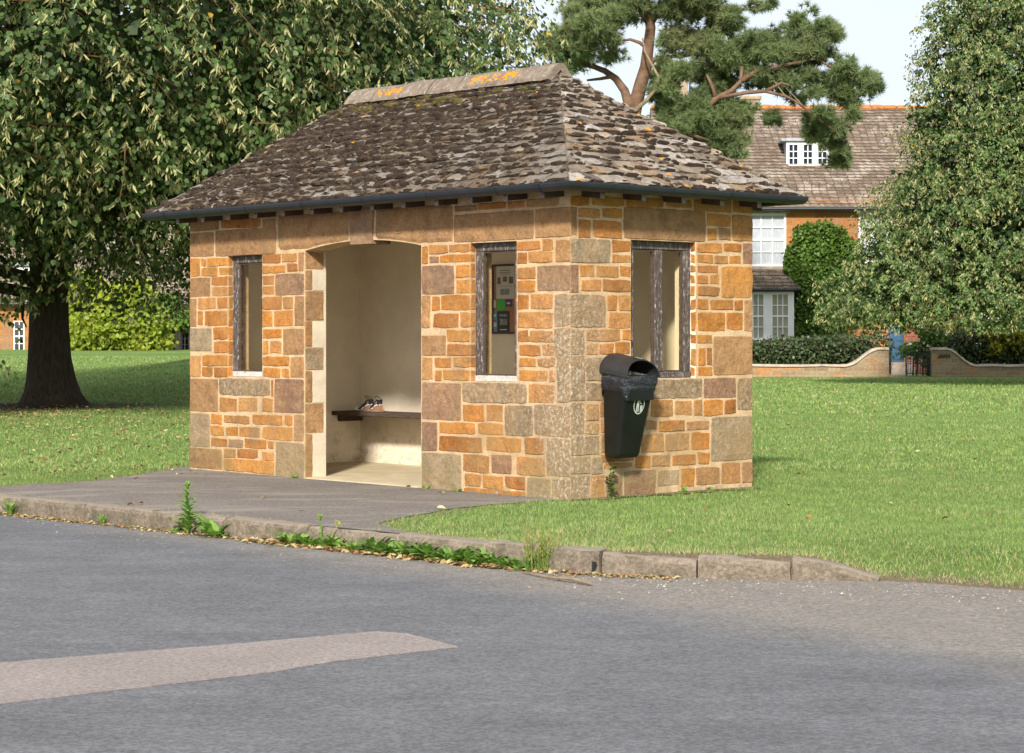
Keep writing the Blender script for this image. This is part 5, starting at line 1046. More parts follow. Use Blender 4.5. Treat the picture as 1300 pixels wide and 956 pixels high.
# ================================================================ GARDEN WALL, GATE
GY=66.; gx_=lambda p:(p-650)/FPX*GY; gz_=lambda y:CE+(HOR-y)/FPX*GY
def garden_wall(pts,lab):
    # pts: (x, top z); wall .35 thick
    G=empty('garden_wall',(0,0,0)); tag(G,lab,'wall','garden walls either side of the iron gate'); m=MB(); c=MB(); n=len(pts)
    m.prism([(pts[0][0],-.2)]+[(x,z-.07) for x,z in pts]+[(pts[-1][0],-.2)],lambda a,b,d:(a,d,b),GY,GY+.35); m.build('wall','garden_stone',G)
    V=[]
    for x,z in pts: V+=[(x,GY-.05,z-.068+R.uniform(-.008,.008)),(x,GY+.40,z-.068),(x,GY+.36,z+R.uniform(-.008,.008)),(x,GY-.01,z+R.uniform(-.01,.01))]
    c.add(V,[(4*i+j,4*i+(j+1)%4,4*i+4+(j+1)%4,4*i+4+j) for i in range(n-1) for j in range(4)]+[(0,1,2,3),(4*n-1,4*n-2,4*n-3,4*n-4)]); c.build('coping','coping',G); return G
def sweep(a,b,za,zb,n=14): return [(a+(b-a)*i/n,za+(zb-za)*(.5-.5*math.cos(math.pi*i/n))) for i in range(n+1)]
lw=gz_(462.5); hw_=gz_(441)
garden_wall([(gx_(820)+i*.6,lw+R.uniform(-.01,.01)) for i in range(int((gx_(1072)-gx_(820))/.6)+1)]+sweep(gx_(1073),gx_(1117),lw,hw_)+[(gx_(1128.5),hw_)],'low coped stone wall sweeping up to the left of the iron gate')
gr_=garden_wall([(gx_(1183),hw_),(gx_(1199),hw_)]+sweep(gx_(1200),gx_(1240),hw_,lw)+[(gx_(1240)+.5*i,lw+R.uniform(-.012,.012)) for i in range(1,16)],'low coped stone wall sweeping down to the right of the iron gate')
m=MB(); 
for k in range(5): x0_=gx_(1191)+k*.075; m.tube([(x0_,GY-.02,gz_(455)),(x0_+.05,GY-.02,gz_(452)),(x0_+.02,GY-.02,gz_(449)),(x0_+.08,GY-.02,gz_(453))],.012,5)
m.tube([(gx_(1190.5),GY-.02,gz_(453.5)),(gx_(1203),GY-.02,gz_(450.5))],.012,5); m.build('name_sign','iron',gr_)
def gate(p0,p1,lab,open_=0.):
    G=empty('iron_gate',(gx_(p0),GY+.18,.07),open_); tag(G,lab,'gate','iron gate leaves'); W_=gx_(p1)-gx_(p0); H0=.80; m=MB()
    m.box(0,-.02,.05,.035,.02,H0+.05); m.box(W_-.035,-.02,.05,W_,.02,H0-.02)
    for z in (.08,.38,H0-.1): m.box(.036,-.012,z,W_-.036,.012,z+.025)
    m.build('frame','iron',G); n=int(W_/.075); m=MB()
    for i in range(1,n): x=W_*i/n; m.box(x-.007,-.010,.10,x+.007,.010,H0-.02+.08*math.sin(math.pi*i/n))
    tag(m.build('bars','iron',G)); m=MB(); cx2=W_/2
    for s_ in (1,-1): m.tube([(cx2+s_*(.02+.13*t)*math.cos(7*t)*1.,-.018,.48+.13*t*math.sin(7*t)) for t in np.linspace(.1,1,14)],.008,5)
    m.build('scroll','iron',G)
gate(1151,1182.5,'right-hand iron gate leaf with scrollwork, closed'); gate(1129,1150,'left-hand iron gate leaf, swung back open',1.25)
m=MB(); m.box(gx_(1129),GY+.4,-.1,gx_(1182),HY-1.0,.085); tag(m.build('garden_path','coping'),kind='structure')
# ================================================================ LEAFY THINGS
def bush(name,lobes,n,mat,lab,cat,size=.09,wid=1.,group=None,stem=True,tpl=LEAF,up=.3,shell=.45,z0=.1,extra=None):
    B=empty(name,(0,0,0)); c=np.array(lobes,float); c0=(float(c[:,0].mean()),float(c[:,1].mean()),z0); B.location=c0; tag(B,lab,cat,group)
    vol=(c[:,3]*c[:,4]*c[:,5])**(2/3); idx=NR.choice(len(c),n,p=vol/vol.sum()); d=rdir(n); r=(1-shell*NR.random(n)**1.6)
    dn=np.array([mn.noise(Vector((float(a)*2.3,float(b)*2.3,float(e)*2.3))) for a,b,e in (c[idx,:3]*.7+d*1.2)]); r=r*(1+.45*dn)
    P=c[idx,:3]+d*c[idx,3:6]*r[:,None]-np.array(c0); P=P[P[:,2]>-.02+0*P[:,2]] ; d=d[:len(P)]
    k=len(P); dd=nrm(P-0); N=nrm(rdir(k)+np.array([0,-.2,.6])); Dn=nrm(rdir(k)*.8+np.array([0,0,-.3]))
    V,F=blades(P,Dn,N,size*NR.uniform(.6,1.3,k),np.full(k,wid),tpl,[(0,1,2,3),(0,3,4,5)] if len(tpl)==6 else [(0,1,2,3)])
    fm=None; mats=[mat]
    if extra:
        mats=[mat,extra[0]]; s=np.zeros(k,int); s[NR.random(k)<extra[1]]=1; fm=np.concatenate([s]*len(F))
    npmesh('foliage',V,F,mats,B,fm)
    if stem:
        m=MB()
        for a in range(min(len(lobes),9)):
            l=lobes[a*len(lobes)//min(len(lobes),9)]; m.tube([(l[0]-c0[0]+R.uniform(-.1,.1),l[1]-c0[1],-.1),(l[0]-c0[0],l[1]-c0[1],max(.1,l[2]-c0[2]))],[.03,.015],5)
        m.build('stem','bark',B)
    return B
Y_=67.3
bush('hedge',[((p-650)/FPX*Y_,Y_+R.uniform(-.1,.3),CE+(HOR-y)/FPX*Y_,.75,.6,.42*R.uniform(.8,1.2)) for p,y in [(900,450),(925,448),(945,446),(965,449),(985,446),(1003,442),(1022,444),(1040,440),(1058,441),(1076,438),(1094,442),(1108,440)]]+[((p-650)/FPX*Y_,Y_+.2,.45,.9,.6,.5) for p in range(900,1116,18)],15000,'hedge_leaf','dark clipped-looking hedge behind the low wall in front of the bay window','hedge',.10,.8)
Y_=67.6
bush('hedge',[((p-650)/FPX*Y_,Y_,CE+(HOR-y)/FPX*Y_,.7,.6,.55) for p,y in [(1203,440),(1220,436),(1238,438),(1256,442),(1275,440),(1295,438),(1320,438),(1345,438)]]+[((p-650)/FPX*Y_,Y_+.2,.5,.8,.6,.5) for p in range(1200,1360,18)],11000,'hedge_leaf','dark hedge behind the wall to the right of the gate','hedge',.10,.8)
bush('variegated_shrub',[((p-650)/FPX*67.4,67.4,CE+(HOR-y)/FPX*67.4,r,.6,r) for p,y,r in [(1258,424,.40),(1270,430,.55),(1284,428,.45),(1262,440,.35),(1295,436,.4)]],2600,'yellow_leaf','yellow-leaved shrub topping the hedge right of the gate','shrub',.12,.8,extra=('hedge_leaf',.35))
bush('rose_bush',[((p-650)/FPX*66.9,66.9,CE+(HOR-y)/FPX*66.9,r,.3,r) for p,y,r in [(1150,446,.22),(1160,443,.25),(1172,440,.28),(1182,434,.3),(1190,428,.35),(1178,420,.4),(1165,448,.2)]],1900,'climber_leaf','white-flowered bush arching over the iron gate','shrub',.10,.8,extra=('flower_white',.05))
bush('climber',[(hx(p),HY-.25,hz(y),rx,.25,rz) for p,y,rx,rz in [(1008,322,.35,.35),(1018,308,.4,.35),(1030,298,.45,.4),(1044,292,.4,.3),(1060,300,.5,.4),(1012,340,.35,.4),(1024,328,.45,.5),(1042,318,.5,.5),(1060,325,.5,.5),(1020,352,.35,.45),(1034,350,.45,.5),(1052,350,.55,.6),(1074,345,.5,.6),(1024,378,.3,.5),(1038,380,.4,.5),(1056,380,.5,.6),(1026,402,.3,.45),(1042,408,.4,.5),(1060,410,.5,.5),(1078,385,.5,.6),(1002,332,.25,.2),(1013,372,.25,.35),(1014,395,.25,.35),(1015,418,.25,.35),(1007,350,.2,.2),(1001,322,.15,.15),(1012,296,.15,.2),(1024,288,.15,.15),(1000,342,.2,.15),(1034,425,.5,.4),(1085,320,.3,.4)]],17000,'climber_leaf','bright green climber covering the house front beside the bay window','climber',.12,.8,shell=.95)
Y_=79.
bush('bright_shrub',[((p-650)/FPX*Y_,Y_,CE+(HOR-y)/FPX*Y_,rx,1.0,rz) for p,y,rx,rz in [(118,420,1.0,.8),(140,410,1.0,1.),(165,400,1.1,1.1),(188,412,.9,.8),(128,436,1.0,.5),(160,432,1.2,.6),(190,434,.9,.5),(105,430,.8,.6),(150,385,.8,.7),(172,382,.8,.8)]],13000,'bright_leaf','rounded yellow-green shrub on the bank in front of the cottage','shrub',.17,.8)
bush('bright_tree',[((p-650)/FPX*80.5,80.5,CE+(HOR-y)/FPX*80.5,rx,1.0,rz) for p,y,rx,rz in [(95,375,.9,1.0),(108,395,.9,.8),(90,405,.7,.8),(120,370,.6,.6)]],4500,'bright_leaf','taller yellow-green bush immediately right of the lime trunk','shrub',.17,.8)
bush('bright_shrub',[((p-650)/FPX*82.5,82.5,CE+(HOR-y)/FPX*82.5,rx,.6,rz) for p,y,rx,rz in [(208,400,.6,.6),(222,405,.6,.4),(235,407,.5,.4),(205,415,.4,.4),(212,388,.5,.5)]],2500,'climber_leaf','greener climber over the mullioned windows of the cottage','climber',.16,.8)
bush('ground_shrub',[((p-650)/FPX*78,78,CE+(HOR-y)/FPX*78,.5,.4,.4) for p,y in [(0,462),(-12,458),(14,468)]],900,'climber_leaf','low green shrub at the far left edge of the bank','shrub',.13,.8)
# ---------------- trees
def limb(m,p0,p1,r0,r1,sag=.0,n=6,wig=.12,k=8):
    p0,p1=Vector(p0),Vector(p1); l=(p1-p0).length; P=[]; 
    ph=R.uniform(0,9)
    for i in range(n+1):
        t=i/n; q=p0.lerp(p1,t)+Vector((mn.noise(Vector((t*2.2,ph,0))),mn.noise(Vector((t*2.2,ph,5))),mn.noise(Vector((t*2.2,ph,9)))*.6))*wig*l*math.sin(math.pi*t)**.5
        q.z+=sag*l*math.sin(math.pi*t); P.append(q)
    m.tube(P,[r0+(r1-r0)*(i/n) for i in range(n+1)],k); return P
def lime(base,trunk_r,lobes,nsp,leaf,lab,fork,zmax_dense,spray_l=.9,nleaf=13,nbr=5,tplL=LEAF,inner=9000,brsz=.085,tw=True,name='lime_tree',bottom=None,front_bias=None,lum=1.,hasb=.85,gap=-.28,fq=.8):
    T=empty(name,base); tag(T,lab,'tree'); bx_,by_,bz_=base; c=np.array(lobes,float)
    # trunk with root flare
    m=MB(); V=[]; n=20; zs=[-.3,-.02,.08,.22,.45,.8,1.3,2.0,fork]
    rs=[1.75,1.62,1.40,1.24,1.12,1.04,.99,.95,.97]
    for z,r in zip(zs,rs):
        for i in range(n):
            a=2*math.pi*i/n; fl=1+(.22*max(0,math.sin(a*3+.7))+.12*math.sin(a*5))*max(0,1-z/.9)+.03*mn.noise(Vector((math.cos(a)*2,math.sin(a)*2,z*.7))); V.append((math.cos(a)*r*fl*trunk_r*.94,math.sin(a)*r*fl*trunk_r*.94,z))
    m.add(V,[(k*n+i,k*n+(i+1)%n,(k+1)*n+(i+1)%n,(k+1)*n+i) for k in range(len(zs)-1) for i in range(n)]); 
    m.tube([(0,0,fork-.05),(0.05,.05,fork+2.2),(0,.1,c[:,2].max()-bz_+.0)],[trunk_r*.92,trunk_r*.6,.05],12)
    for l in lobes:
        tgt=(l[0]-bx_,l[1]-by_,l[2]-bz_); z0=min(max(fork-.2,tgt[2]*.45),tgt[2]); P=limb(m,(0,0,z0),tgt,trunk_r*.34,.05,.05)
        for _ in range(4):
            q=P[R.randint(2,5)]; d=Vector((R.gauss(0,1),R.gauss(0,1),R.gauss(0,.5))); d.normalize(); limb(m,q,q+Vector((d.x*l[3],d.y*l[4],d.z*l[5]))*.8,.05,.012,0,4,.12,5)
    m.build('trunk','bark',T)
    # sprays
    area=(c[:,3]*c[:,4]+c[:,3]*c[:,5]+c[:,4]*c[:,5]); idx=NR.choice(len(c),nsp,p=area/area.sum()); d=rdir(nsp)
    nz_=np.array([mn.noise(Vector((float(a),float(b),float(e)))) for a,b,e in (c[idx,:3]*.31+d*2.3)])
    nz2=np.array([mn.noise(Vector((float(a)*fq,float(b)*fq,float(e)*fq*1.5))) for a,b,e in (c[idx,:3]+d*c[idx,3:6])])
    r=(1-.42*NR.random(nsp)**1.5)*(1+.12*nz_+.30*nz2); P=c[idx,:3]+d*c[idx,3:6]*r[:,None]
    keep0=(nz2>gap)|(NR.random(nsp)<.25)
    keep=keep0&(P[:,2]>(bottom if bottom else 1.6)-(1.05*((P[:,0]<-7.95)&(P[:,0]>-9.2)) if tw else 0.)+.5*nz_)&((P[:,2]<zmax_dense)|(NR.random(nsp)<.4))
    if front_bias is not None: keep&=(P[:,1]<by_+front_bias)|(NR.random(nsp)<.45)
    P=P[keep]; d=d[keep]; nsp=len(P)
    
    H=d*np.array([1,1,.25]); H=nrm(H+.6*rdir(nsp)*np.array([1,1,.5])); sl=spray_l*NR.uniform(.6,1.25,nsp)
    t=(np.arange(nleaf)+.5)/nleaf
    # curve: outwards then drooping
    pos=P[:,None,:]+H[:,None,:]*(sl[:,None]*t[None])[:,:,None]; pos[:,:,2]-=(sl[:,None]*(.15*t+.55*t**2)[None])
    pos+=NR.normal(0,.05,pos.shape)*np.array([1,1,.8]); pos[:,:,2]=np.maximum(pos[:,:,2],(bottom or 1.6)-.15-(1.0*((P[:,:1]<-7.95)&(P[:,:1]>-9.2)) if tw else 0.)+.35*NR.random((nsp,1))); C=pos.reshape(-1,3); k=len(C)
    side=nrm(np.cross(np.repeat(H,nleaf,0),[0,0,1.])); sg=np.where(np.arange(k)%2==0,1,-1)[:,None]
    Dn=nrm(side*sg*.55+np.repeat(H,nleaf,0)*.35+np.array([0,0,-.75])+.35*rdir(k)); N=nrm(np.repeat(d,nleaf,0)*.7+np.array([0,0,.75])+.55*rdir(k))
    V1,F1=blades(C,Dn,N,leaf*NR.uniform(.65,1.25,k),NR.uniform(.85,1.05,k),tplL,[(0,1,2,3),(0,3,4,5)] if len(tplL)==6 else [(0,1,2,3)])
    sh=np.repeat(NR.uniform(.75,1.25,(nsp,1)),nleaf,0)*NR.uniform(.8,1.2,(k,1)); base_=np.where(NR.random((k,1))<.5,np.array([(.052,.098,.022)])*lum,np.array([(.082,.128,.034)])*lum); cl=base_*sh
    gl=NR.random((k,1))<.05; cl=np.where(gl,np.array([(.16,.22,.11)])*lum,cl); yl=NR.random((k,1))<.004; cl=np.where(yl,np.array([(.5,.30,.03)]),cl)
    kk=len(tplL); cols=[np.repeat(cl,kk,0)]; Vs=[V1]; Fs=list(F1); fm=[np.zeros(len(f),int) for f in F1]; b0=len(V1)
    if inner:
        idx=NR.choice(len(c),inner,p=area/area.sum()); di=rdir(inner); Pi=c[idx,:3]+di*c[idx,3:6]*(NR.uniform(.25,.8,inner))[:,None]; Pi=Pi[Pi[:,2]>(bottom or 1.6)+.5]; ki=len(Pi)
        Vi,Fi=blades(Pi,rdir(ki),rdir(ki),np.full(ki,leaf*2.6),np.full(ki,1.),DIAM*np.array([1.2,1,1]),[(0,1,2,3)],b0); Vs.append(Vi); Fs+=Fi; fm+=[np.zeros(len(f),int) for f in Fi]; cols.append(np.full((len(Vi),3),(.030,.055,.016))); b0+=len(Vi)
    # bracts with seed stalks hang below the sprays in small bunches
    if nbr:
        q=NR.integers(0,nleaf,(nsp,nbr)); has=(NR.random(nsp)<hasb); q=np.repeat(NR.integers(2,nleaf,(nsp,max(1,nbr//3))),3,1)[:,:nbr]; nbr=q.shape[1]; Cb=pos[np.arange(nsp)[:,None],q][has].reshape(-1,3)+NR.normal(0,.012,(has.sum()*nbr,3)); kb=len(Cb); Cb[:,2]-=.02
        Db=nrm(np.array([0,0,-1.])+.75*rdir(kb)); Vb,Fb=blades(Cb,Db,nrm(np.array([0,-.5,.2])+rdir(kb)),brsz*NR.uniform(.7,1.35,kb),np.full(kb,.24),STRIP,[(0,1,2,5),(5,2,3,4)],b0)
        Vs.append(Vb); Fs+=Fb; fm+=[np.ones(len(f),int) for f in Fb]; cols.append(np.full((len(Vb),3),.4)); b0+=len(Vb)
    if tw:
        m=MB(); ids=NR.choice(nsp,min(nsp,1100),replace=False)
        for i in ids:
            m.tube([P[i]-np.array(base)-H[i]*.35,pos[i,3]-np.array(base),pos[i,7]-np.array(base),pos[i,-1]-np.array(base)],[.010,.006,.004,.002],4,caps=False)
        m.build('twigs','twig',T,fix=False)
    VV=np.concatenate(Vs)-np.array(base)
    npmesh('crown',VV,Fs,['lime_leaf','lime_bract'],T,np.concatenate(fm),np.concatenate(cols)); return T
# big left lime
bx_,by_=(62-650)/FPX*36,36.; bz=float(lawn_z(bx_,by_))
LO=[(-8.35,31.2,2.1,.4,.9,1.2),(-8.8,32,1.9,.6,.9,1.1),(-8.,36,7.6,6.2,6.,4.8),(-3.6,35.2,5.3,3.8,3.6,2.6),(-1.8,34.5,6.0,2.5,2.8,1.9),(-5.3,31.,6.0,3.6,3.4,2.5),(-8.8,30.2,6.2,3.6,3.2,2.6),(-12.2,33.,5.6,3.8,4.,2.6),(-6.8,29.2,5.6,2.6,2.2,1.6),(-3.9,33.6,3.9,2.3,2.2,1.7),(-7.5,33.5,3.7,2.4,1.8,1.5),(-10.5,30,6.3,3.2,3.,2.6),(-3.2,33.4,7.2,2.6,3.,2.0),
    (-6.,31.2,8.,4.,3.5,2.6),(-12.,38,5.8,4.2,4.2,3.2),(-6.,41,5.6,4.5,4.,3.2),(-3.2,38,5.6,3.2,4.,2.8),(-8,36,11.4,4.6,4.6,3.6),(-5.2,35,3.6,2.6,3.,1.35),(-9.6,33.2,3.7,2.6,2.6,1.6)]
lime((bx_,by_,bz),.36,LO,17500,.078,'large spreading lime tree with hanging pale bracts, left of the shelter',2.9,8.6,.9,13,9,LEAF,16000,.098,True,bottom=1.75,front_bias=3.,lum=1.0)
# right lime
s2=55/FPX; RX=lambda p,Y=55.:(p-650)/FPX*Y; RZ2=lambda y,Y=55.:CE+(HOR-y)/FPX*Y
RL=[]
for p,y,r,dy in [(1105,380,1.35,0),(1085,405,.85,-.5),(1140,350,1.6,-1),(1180,390,1.5,-1.6),(1225,370,1.9,-2),(1275,385,1.6,-2.3),(1330,375,1.9,-2),(1135,300,1.15,.3),(1170,280,1.6,-.5),(1215,290,1.9,-1.5),(1280,290,2.2,-2),(1150,235,.95,.5),(1180,215,1.4,0),(1225,200,1.8,-.8),(1285,205,2.1,-1.2),(1172,150,1.0,.4),(1205,130,1.5,0),(1260,120,1.9,-.6),(1320,130,2.,-.5),(1190,80,1.0,.4),(1225,60,1.4,.2),(1280,45,1.8,0),(1195,20,.95,.4),(1230,-10,1.4,.2),(1290,-40,1.9,0),(1350,-20,2.2,0),(1350,250,2.6,0),(1300,-110,2.0,0),(1130,405,1.0,-1.),(1075,375,.8,.3),(1115,330,.9,.5),(1255,405,1.0,-2.5),(1300,400,1.2,-2.5),(1430,300,3.,0),(1430,120,3.,.5),(1400,0,2.6,0),(1380,380,1.6,-1)]:
    sh=26 if y<270 else (12 if y<340 else 4); RL.append((RX(p+sh),55+dy+1.,RZ2(y),r*.9,r*1.05,r*.8))
lime((RX(1352),56.,.05),.30,RL,21000,.074,'tall lime tree on the right, in front of the house and gate',2.4,99,.36,10,9,DIAM*np.array([1.25,1,1]),14000,.088,False,bottom=1.55,lum=1.3,hasb=.62,gap=-.07,fq=1.05)
# pine behind the shelter
PY_=60.; PK=FPX/PY_; px_=lambda p:(p-650)/FPX*PY_; pzz=lambda y:CE+(HOR-y)/FPX*PY_
T=empty('pine_tree',(px_(797),PY_,.05)); tag(T,'old pine with orange-brown forking trunk and tufted needle clumps behind the shelter','tree'); B0=Vector(T.location); m=MB()
def pp(p,y,dy=0): return Vector((px_(p),PY_+dy,pzz(y)))-B0
def path(pts,r0,r1,n=9): m.tube([pp(*q) for q in pts],[r0+(r1-r0)*i/(len(pts)-1) for i in range(len(pts))],n)
path([(797,426),(800,300),(802,200),(803,150),(808,128),(814,105),(820,85),(823,60),(826,35),(822,10),(815,-25),(818,-60)],.25,.10,12)
path([(801,155),(798,132),(793,115),(782,100),(768,90),(752,84),(735,82)],.16,.05); path([(778,97),(762,100),(745,102)],.06,.03); path([(752,84),(742,78),(728,76),(712,80)],.05,.02)
path([(819,88),(830,76),(842,72),(856,72)],.09,.04); path([(816,100),(832,90),(846,85),(860,84,-.5)],.09,.05); path([(826,30),(838,12),(850,-10)],.10,.04); path([(823,62),(812,54),(800,50),(790,52)],.06,.03); path([(826,35),(812,14),(800,-5)],.08,.03)
path([(803,200),(825,190,-.8),(855,172,-1),(880,152,-1),(905,130,-1),(925,120,-1.),(936,108,-1),(937,90,-1)],.13,.05); path([(905,130,-1),(900,115,-1),(893,100,-1)],.07,.03); path([(936,108,-1),(955,96,-1),(980,90,-1),(1003,86,-1)],.09,.04)
path([(905,130,-1),(940,124,-1.2),(965,122,-1.2),(990,128,-1.2),(1005,136,-1.2),(1020,148,-1.2),(1035,160,-1.3),(1050,172,-1.3)],.06,.02); path([(965,122,-1.2),(985,112,-1.2),(1010,118,-1),(1040,128,-1)],.05,.02); path([(1003,86,-1),(1030,80,-1),(1055,95,-1),(1080,110,-1)],.05,.02)
path([(862,165,-1),(875,176,-1),(895,182,-1)],.08,.03); path([(822,10),(860,5),(890,15),(920,30)],.08,.03); path([(856,72),(880,70),(910,72)],.05,.02)
m.build('trunk','pine_bark',T,smooth=True)
m=MB(); path([(806,142,-.6),(818,132,-.8),(830,118,-.9),(834,104,-.9),(826,88,-.8),(817,70,-.7),(814,52,-.6)],.06,.02,6); m.build('dead_bough','dead_wood',T); m=MB(); path([(872,130,-1),(872,110,-1),(868,95,-1)],.03,.01,5); m.build('dead_bough','dead_wood',T); m=MB(); path([(990,128,-1.2),(975,108,-1.2)],.02,.01,5); m.build('dead_bough','dead_wood',T); m=MB(); path([(1012,140,-1.2),(990,118,-1.3)],.02,.008,5)
m.build('dead_bough','dead_wood',T)
CL=[(700,62,20,15),(722,50,20,14),(745,42,22,14),(765,55,20,12),(735,68,28,10),(780,72,14,8),(732,18,22,14),(755,8,24,14),(775,28,15,10),(718,90,18,6),
 (800,10,20,12),(795,-10,22,14),(850,15,24,14),(870,2,24,12),(892,12,24,12),(905,32,22,14),(925,25,14,10),(860,50,26,14),(885,60,24,12),(905,75,25,13),(930,78,24,14),(872,95,14,10),(850,80,14,9),(890,95,16,9),(915,98,22,9),
 (838,100,13,10),(846,118,14,9),(833,120,10,7),(950,60,24,14),(975,50,18,11),(965,75,25,12),(1012,30,14,8),(1022,18,10,6),(1035,42,20,10),(1058,46,14,7),(1000,60,22,12),(1025,68,22,12),(1000,85,18,8),(960,98,18,9),(985,102,16,7),
 (1048,78,20,12),(1065,92,20,12),(1085,105,16,10),(1098,118,9,7),(1070,120,17,10),(1085,135,10,8),(1078,150,7,7),(1050,108,14,8),(1025,100,14,7),
  (870,158,20,12),(850,165,16,10),(885,168,22,12),(845,150,12,8),(915,155,22,12),(870,140,16,9),(888,132,14,8),(850,135,10,8),(905,118,12,7),(920,108,12,7),(1000,112,16,6),(1015,125,12,6),(895,150,22,13),(918,142,22,12),(938,152,18,11),(905,170,26,13),(880,182,18,11),(928,176,20,11),(940,195,10,8),(910,192,20,10),(862,168,12,8),(900,125,12,6),(952,142,10,6),
 (1042,152,14,10),(1055,165,15,12),(1062,185,14,12),(1045,180,11,10),(1058,205,10,9),(1030,168,9,10),(1072,200,8,9),(1030,148,10,5),(978,150,10,4),
 (850,-30,40,22),(920,-25,36,20),(780,-40,36,20),(820,-70,44,20),(880,-60,34,18),(960,10,14,8)]
Pt=[];Dt=[]
for p,y,rx,ry in CL:
    for rep in range(2):
        n=int(rx*ry*.62)+12; d=rdir(n); rr=NR.uniform(.3,1.2,n); dy=NR.uniform(-1.6,1.2) if rep else NR.uniform(-1.,.2)
        cx3=px_(p)+(NR.normal(0,.15) if rep else 0); cz3=pzz(y); a=rx/PK*.95; b_=ry/PK
        Pt.append(np.stack([cx3+d[:,0]*rr*a,PY_+dy+d[:,1]*rr*a*.9,cz3+d[:,2]*rr*b_],1)); Dt.append(nrm(d*np.array([1,1,.6])+np.array([0,0,.55])))
Pt=np.concatenate(Pt)-np.array(B0); Dt=np.concatenate(Dt); nv=np.array([mn.noise(Vector((float(q[0])*2.1,float(q[1])*2.1,float(q[2])*2.8))) for q in Pt]); kq=nv>-.17; Pt=Pt[kq]+NR.normal(0,.05,(kq.sum(),3)); Dt=Dt[kq]; nt_=len(Pt); NN=26
C=np.repeat(Pt,NN,0); d=nrm(np.repeat(Dt,NN,0)*.75+rdir(nt_*NN)*.95); V,F=blades(C,d,rdir(len(C)),NR.uniform(.13,.23,len(C)),np.full(len(C),.12),np.array([(-.5,0,0),(.5,0,0),(0,1,0)]),[(0,1,2)])
npmesh('crown',V,F,'pine_needle',T); print('pine tufts',nt_,'needles',len(C))
# distant trees between lime and pine, and beyond the house
def far_tree(X,Y,z0,h,r,n,lab,mat='far_leaf',sz=.25):
    T=empty('background_tree',(X,Y,z0)); tag(T,lab,'tree'); m=MB(); m.tube([(0,0,-.2),(0,0,h*.45),(.1,0,h*.9)],[.25,.16,.04],8)
    lob=[(R.uniform(-r,r)*.6,R.uniform(-r,r)*.6,h*R.uniform(.4,.88),r*R.uniform(.35,.6),r*R.uniform(.35,.6),r*R.uniform(.3,.5)) for _ in range(12)]
    for l in lob: limb(m,(0,0,h*.3),l[:3],.09,.02,0,4,.1,5)
    m.build('trunk','bark',T); c=np.array(lob); idx=NR.integers(0,len(c),n); d=rdir(n); P=c[idx,:3]+d*c[idx,3:6]*(1-.5*NR.random(n)**1.5)[:,None]; V,F=blades(P,nrm(rdir(n)+[0,0,-.3]),nrm(rdir(n)+[0,0,.5]),sz*NR.uniform(.6,1.3,n),np.full(n,.8),DIAM,[(0,1,2,3)]); npmesh('crown',V,F,mat,T)
far_tree(5.0,98,0,12.3,4.2,9000,'pale distant tree seen under the pine branches'); far_tree(1.5,110,0,13.6,4.0,8000,'distant tree showing beyond the shelter ridge, left of the pine'); far_tree(-6,100,.6,9,4.5,7000,'distant tree hidden mostly behind the shelter roof')
far_tree(-20,98,.6,14,6,9000,'distant tree rising behind the cottage, to the left'); far_tree(-30,95,.6,13,6,7000,'distant tree at the far left behind the cottage'); far_tree(24,104,0,13,6,7000,'distant tree behind the rendered house')
far_tree(-12,104,.6,12,6,8000,'distant tree behind the middle of the cottage')
GR={'background_tree':'distant trees beyond the houses','lime_tree':'lime trees on the green','hedge':'hedges behind the garden wall','sandal':'pair of sandals on the bench','bright_shrub':'shrubs in front of the cottage','bright_tree':'shrubs in front of the cottage','weed':'weeds along the kerb and wall foot','thistle':'weeds along the kerb and wall foot','upright_weed':'weeds along the kerb and wall foot','drooping_weed':'weeds along the kerb and wall foot','ivy_weed':'weeds along the kerb and wall foot','stone_house':'houses round the green','rendered_house':'houses round the green','stone_cottage':'houses round the green'}
for o in list(COL.objects):
    if o.parent is None and 'label' in o and 'group' not in o and o.name.split('.')[0] in GR: o['group']=GR[o.name.split('.')[0]]
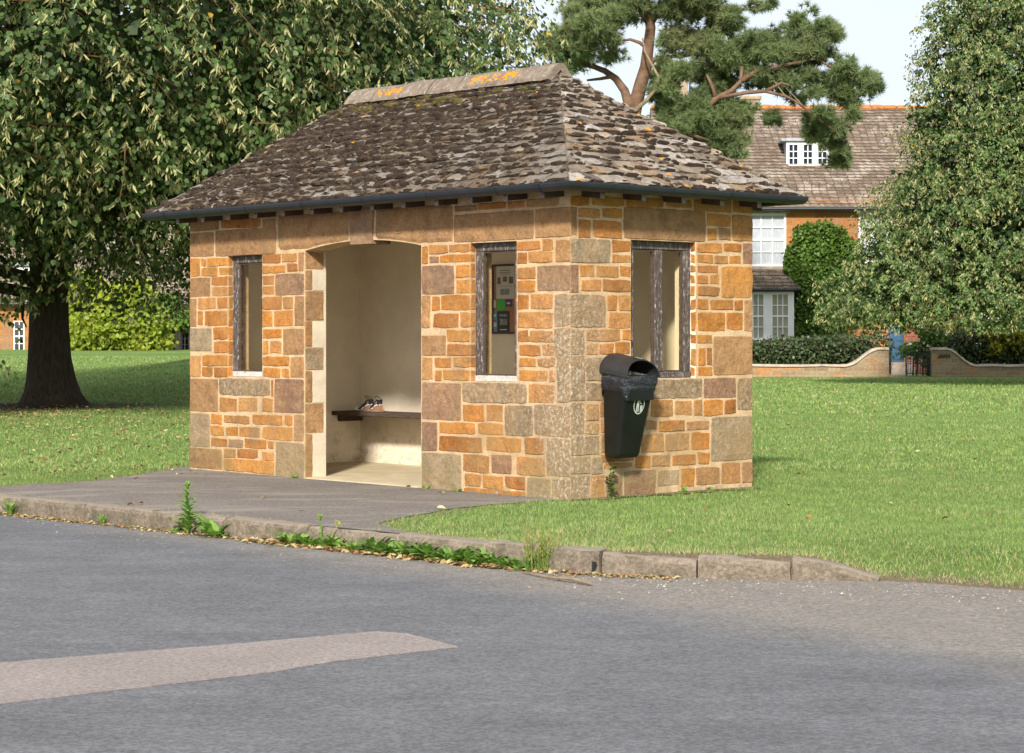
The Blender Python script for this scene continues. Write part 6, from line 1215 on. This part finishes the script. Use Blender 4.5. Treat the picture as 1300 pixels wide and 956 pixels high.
# ================================================================ SKY, SUN, CAMERA
EL=rad(31.5); AZ=math.atan2(-.36,-.93)   # direction to the sun in plan (x,y) = (-.36,-.93)
sdir=Vector((-.13,-.99,0)).normalized()*math.cos(EL)+Vector((0,0,math.sin(EL)))
sun=bpy.data.lights.new('sun','SUN'); sun.energy=4.3; sun.angle=rad(5); sun.color=(1,.93,.83); so=bpy.data.objects.new('sun',sun); COL.objects.link(so); so.rotation_euler=(-sdir).to_track_quat('-Z','Y').to_euler()
w=bpy.data.worlds.new('World'); sc.world=w; w.use_nodes=True; nt=w.node_tree; bg=nt.nodes['Background']; sky=nt.nodes.new('ShaderNodeTexSky'); sky.sky_type='NISHITA'; sky.sun_disc=False; sky.sun_elevation=EL; sky.sun_rotation=math.atan2(sdir.x,sdir.y); sky.air_density=1.; sky.dust_density=2.5; sky.altitude=100
tc=nt.nodes.new('ShaderNodeTexCoord'); mp=nt.nodes.new('ShaderNodeMapping'); mp.inputs['Scale'].default_value=(1,1,3.2); no=nt.nodes.new('ShaderNodeTexNoise'); no.inputs['Scale'].default_value=2.3; no.inputs['Detail'].default_value=6; no.inputs['Roughness'].default_value=.55
mr=nt.nodes.new('ShaderNodeMapRange'); mr.inputs['From Min'].default_value=.38; mr.inputs['From Max'].default_value=.66; mr.inputs['To Min'].default_value=.55; mr.inputs['To Max'].default_value=.97
mx=nt.nodes.new('ShaderNodeMix'); mx.data_type='RGBA'; mx.inputs[7].default_value=(5.35,5.65,6.2,1)
nt.links.new(tc.outputs['Generated'],mp.inputs[0]); nt.links.new(mp.outputs[0],no.inputs['Vector']); nt.links.new(no.outputs['Fac'],mr.inputs['Value']); nt.links.new(mr.outputs[0],mx.inputs[0]); nt.links.new(sky.outputs[0],mx.inputs[6]); nt.links.new(mx.outputs[2],bg.inputs['Color']); bg.inputs['Strength'].default_value=.125
cam=bpy.data.cameras.new('camera'); co=bpy.data.objects.new('camera',cam); COL.objects.link(co); sc.camera=co; co.location=(0,0,CE); co.rotation_euler=(rad(90),0,0); cam.sensor_width=36; cam.sensor_fit='HORIZONTAL'; cam.lens=FPX/1300*36; cam.shift_y=-(478-HOR)/1300; cam.clip_end=1500; cam.clip_start=.1
sc.view_settings.view_transform='Standard'; sc.view_settings.look='None'; sc.view_settings.gamma=1; sc.view_settings.use_curve_mapping=False; sc.view_settings.exposure=0.58
sc.cycles.max_bounces=6; sc.cycles.transparent_max_bounces=12; sc.cycles.diffuse_bounces=4; sc.cycles.glossy_bounces=2
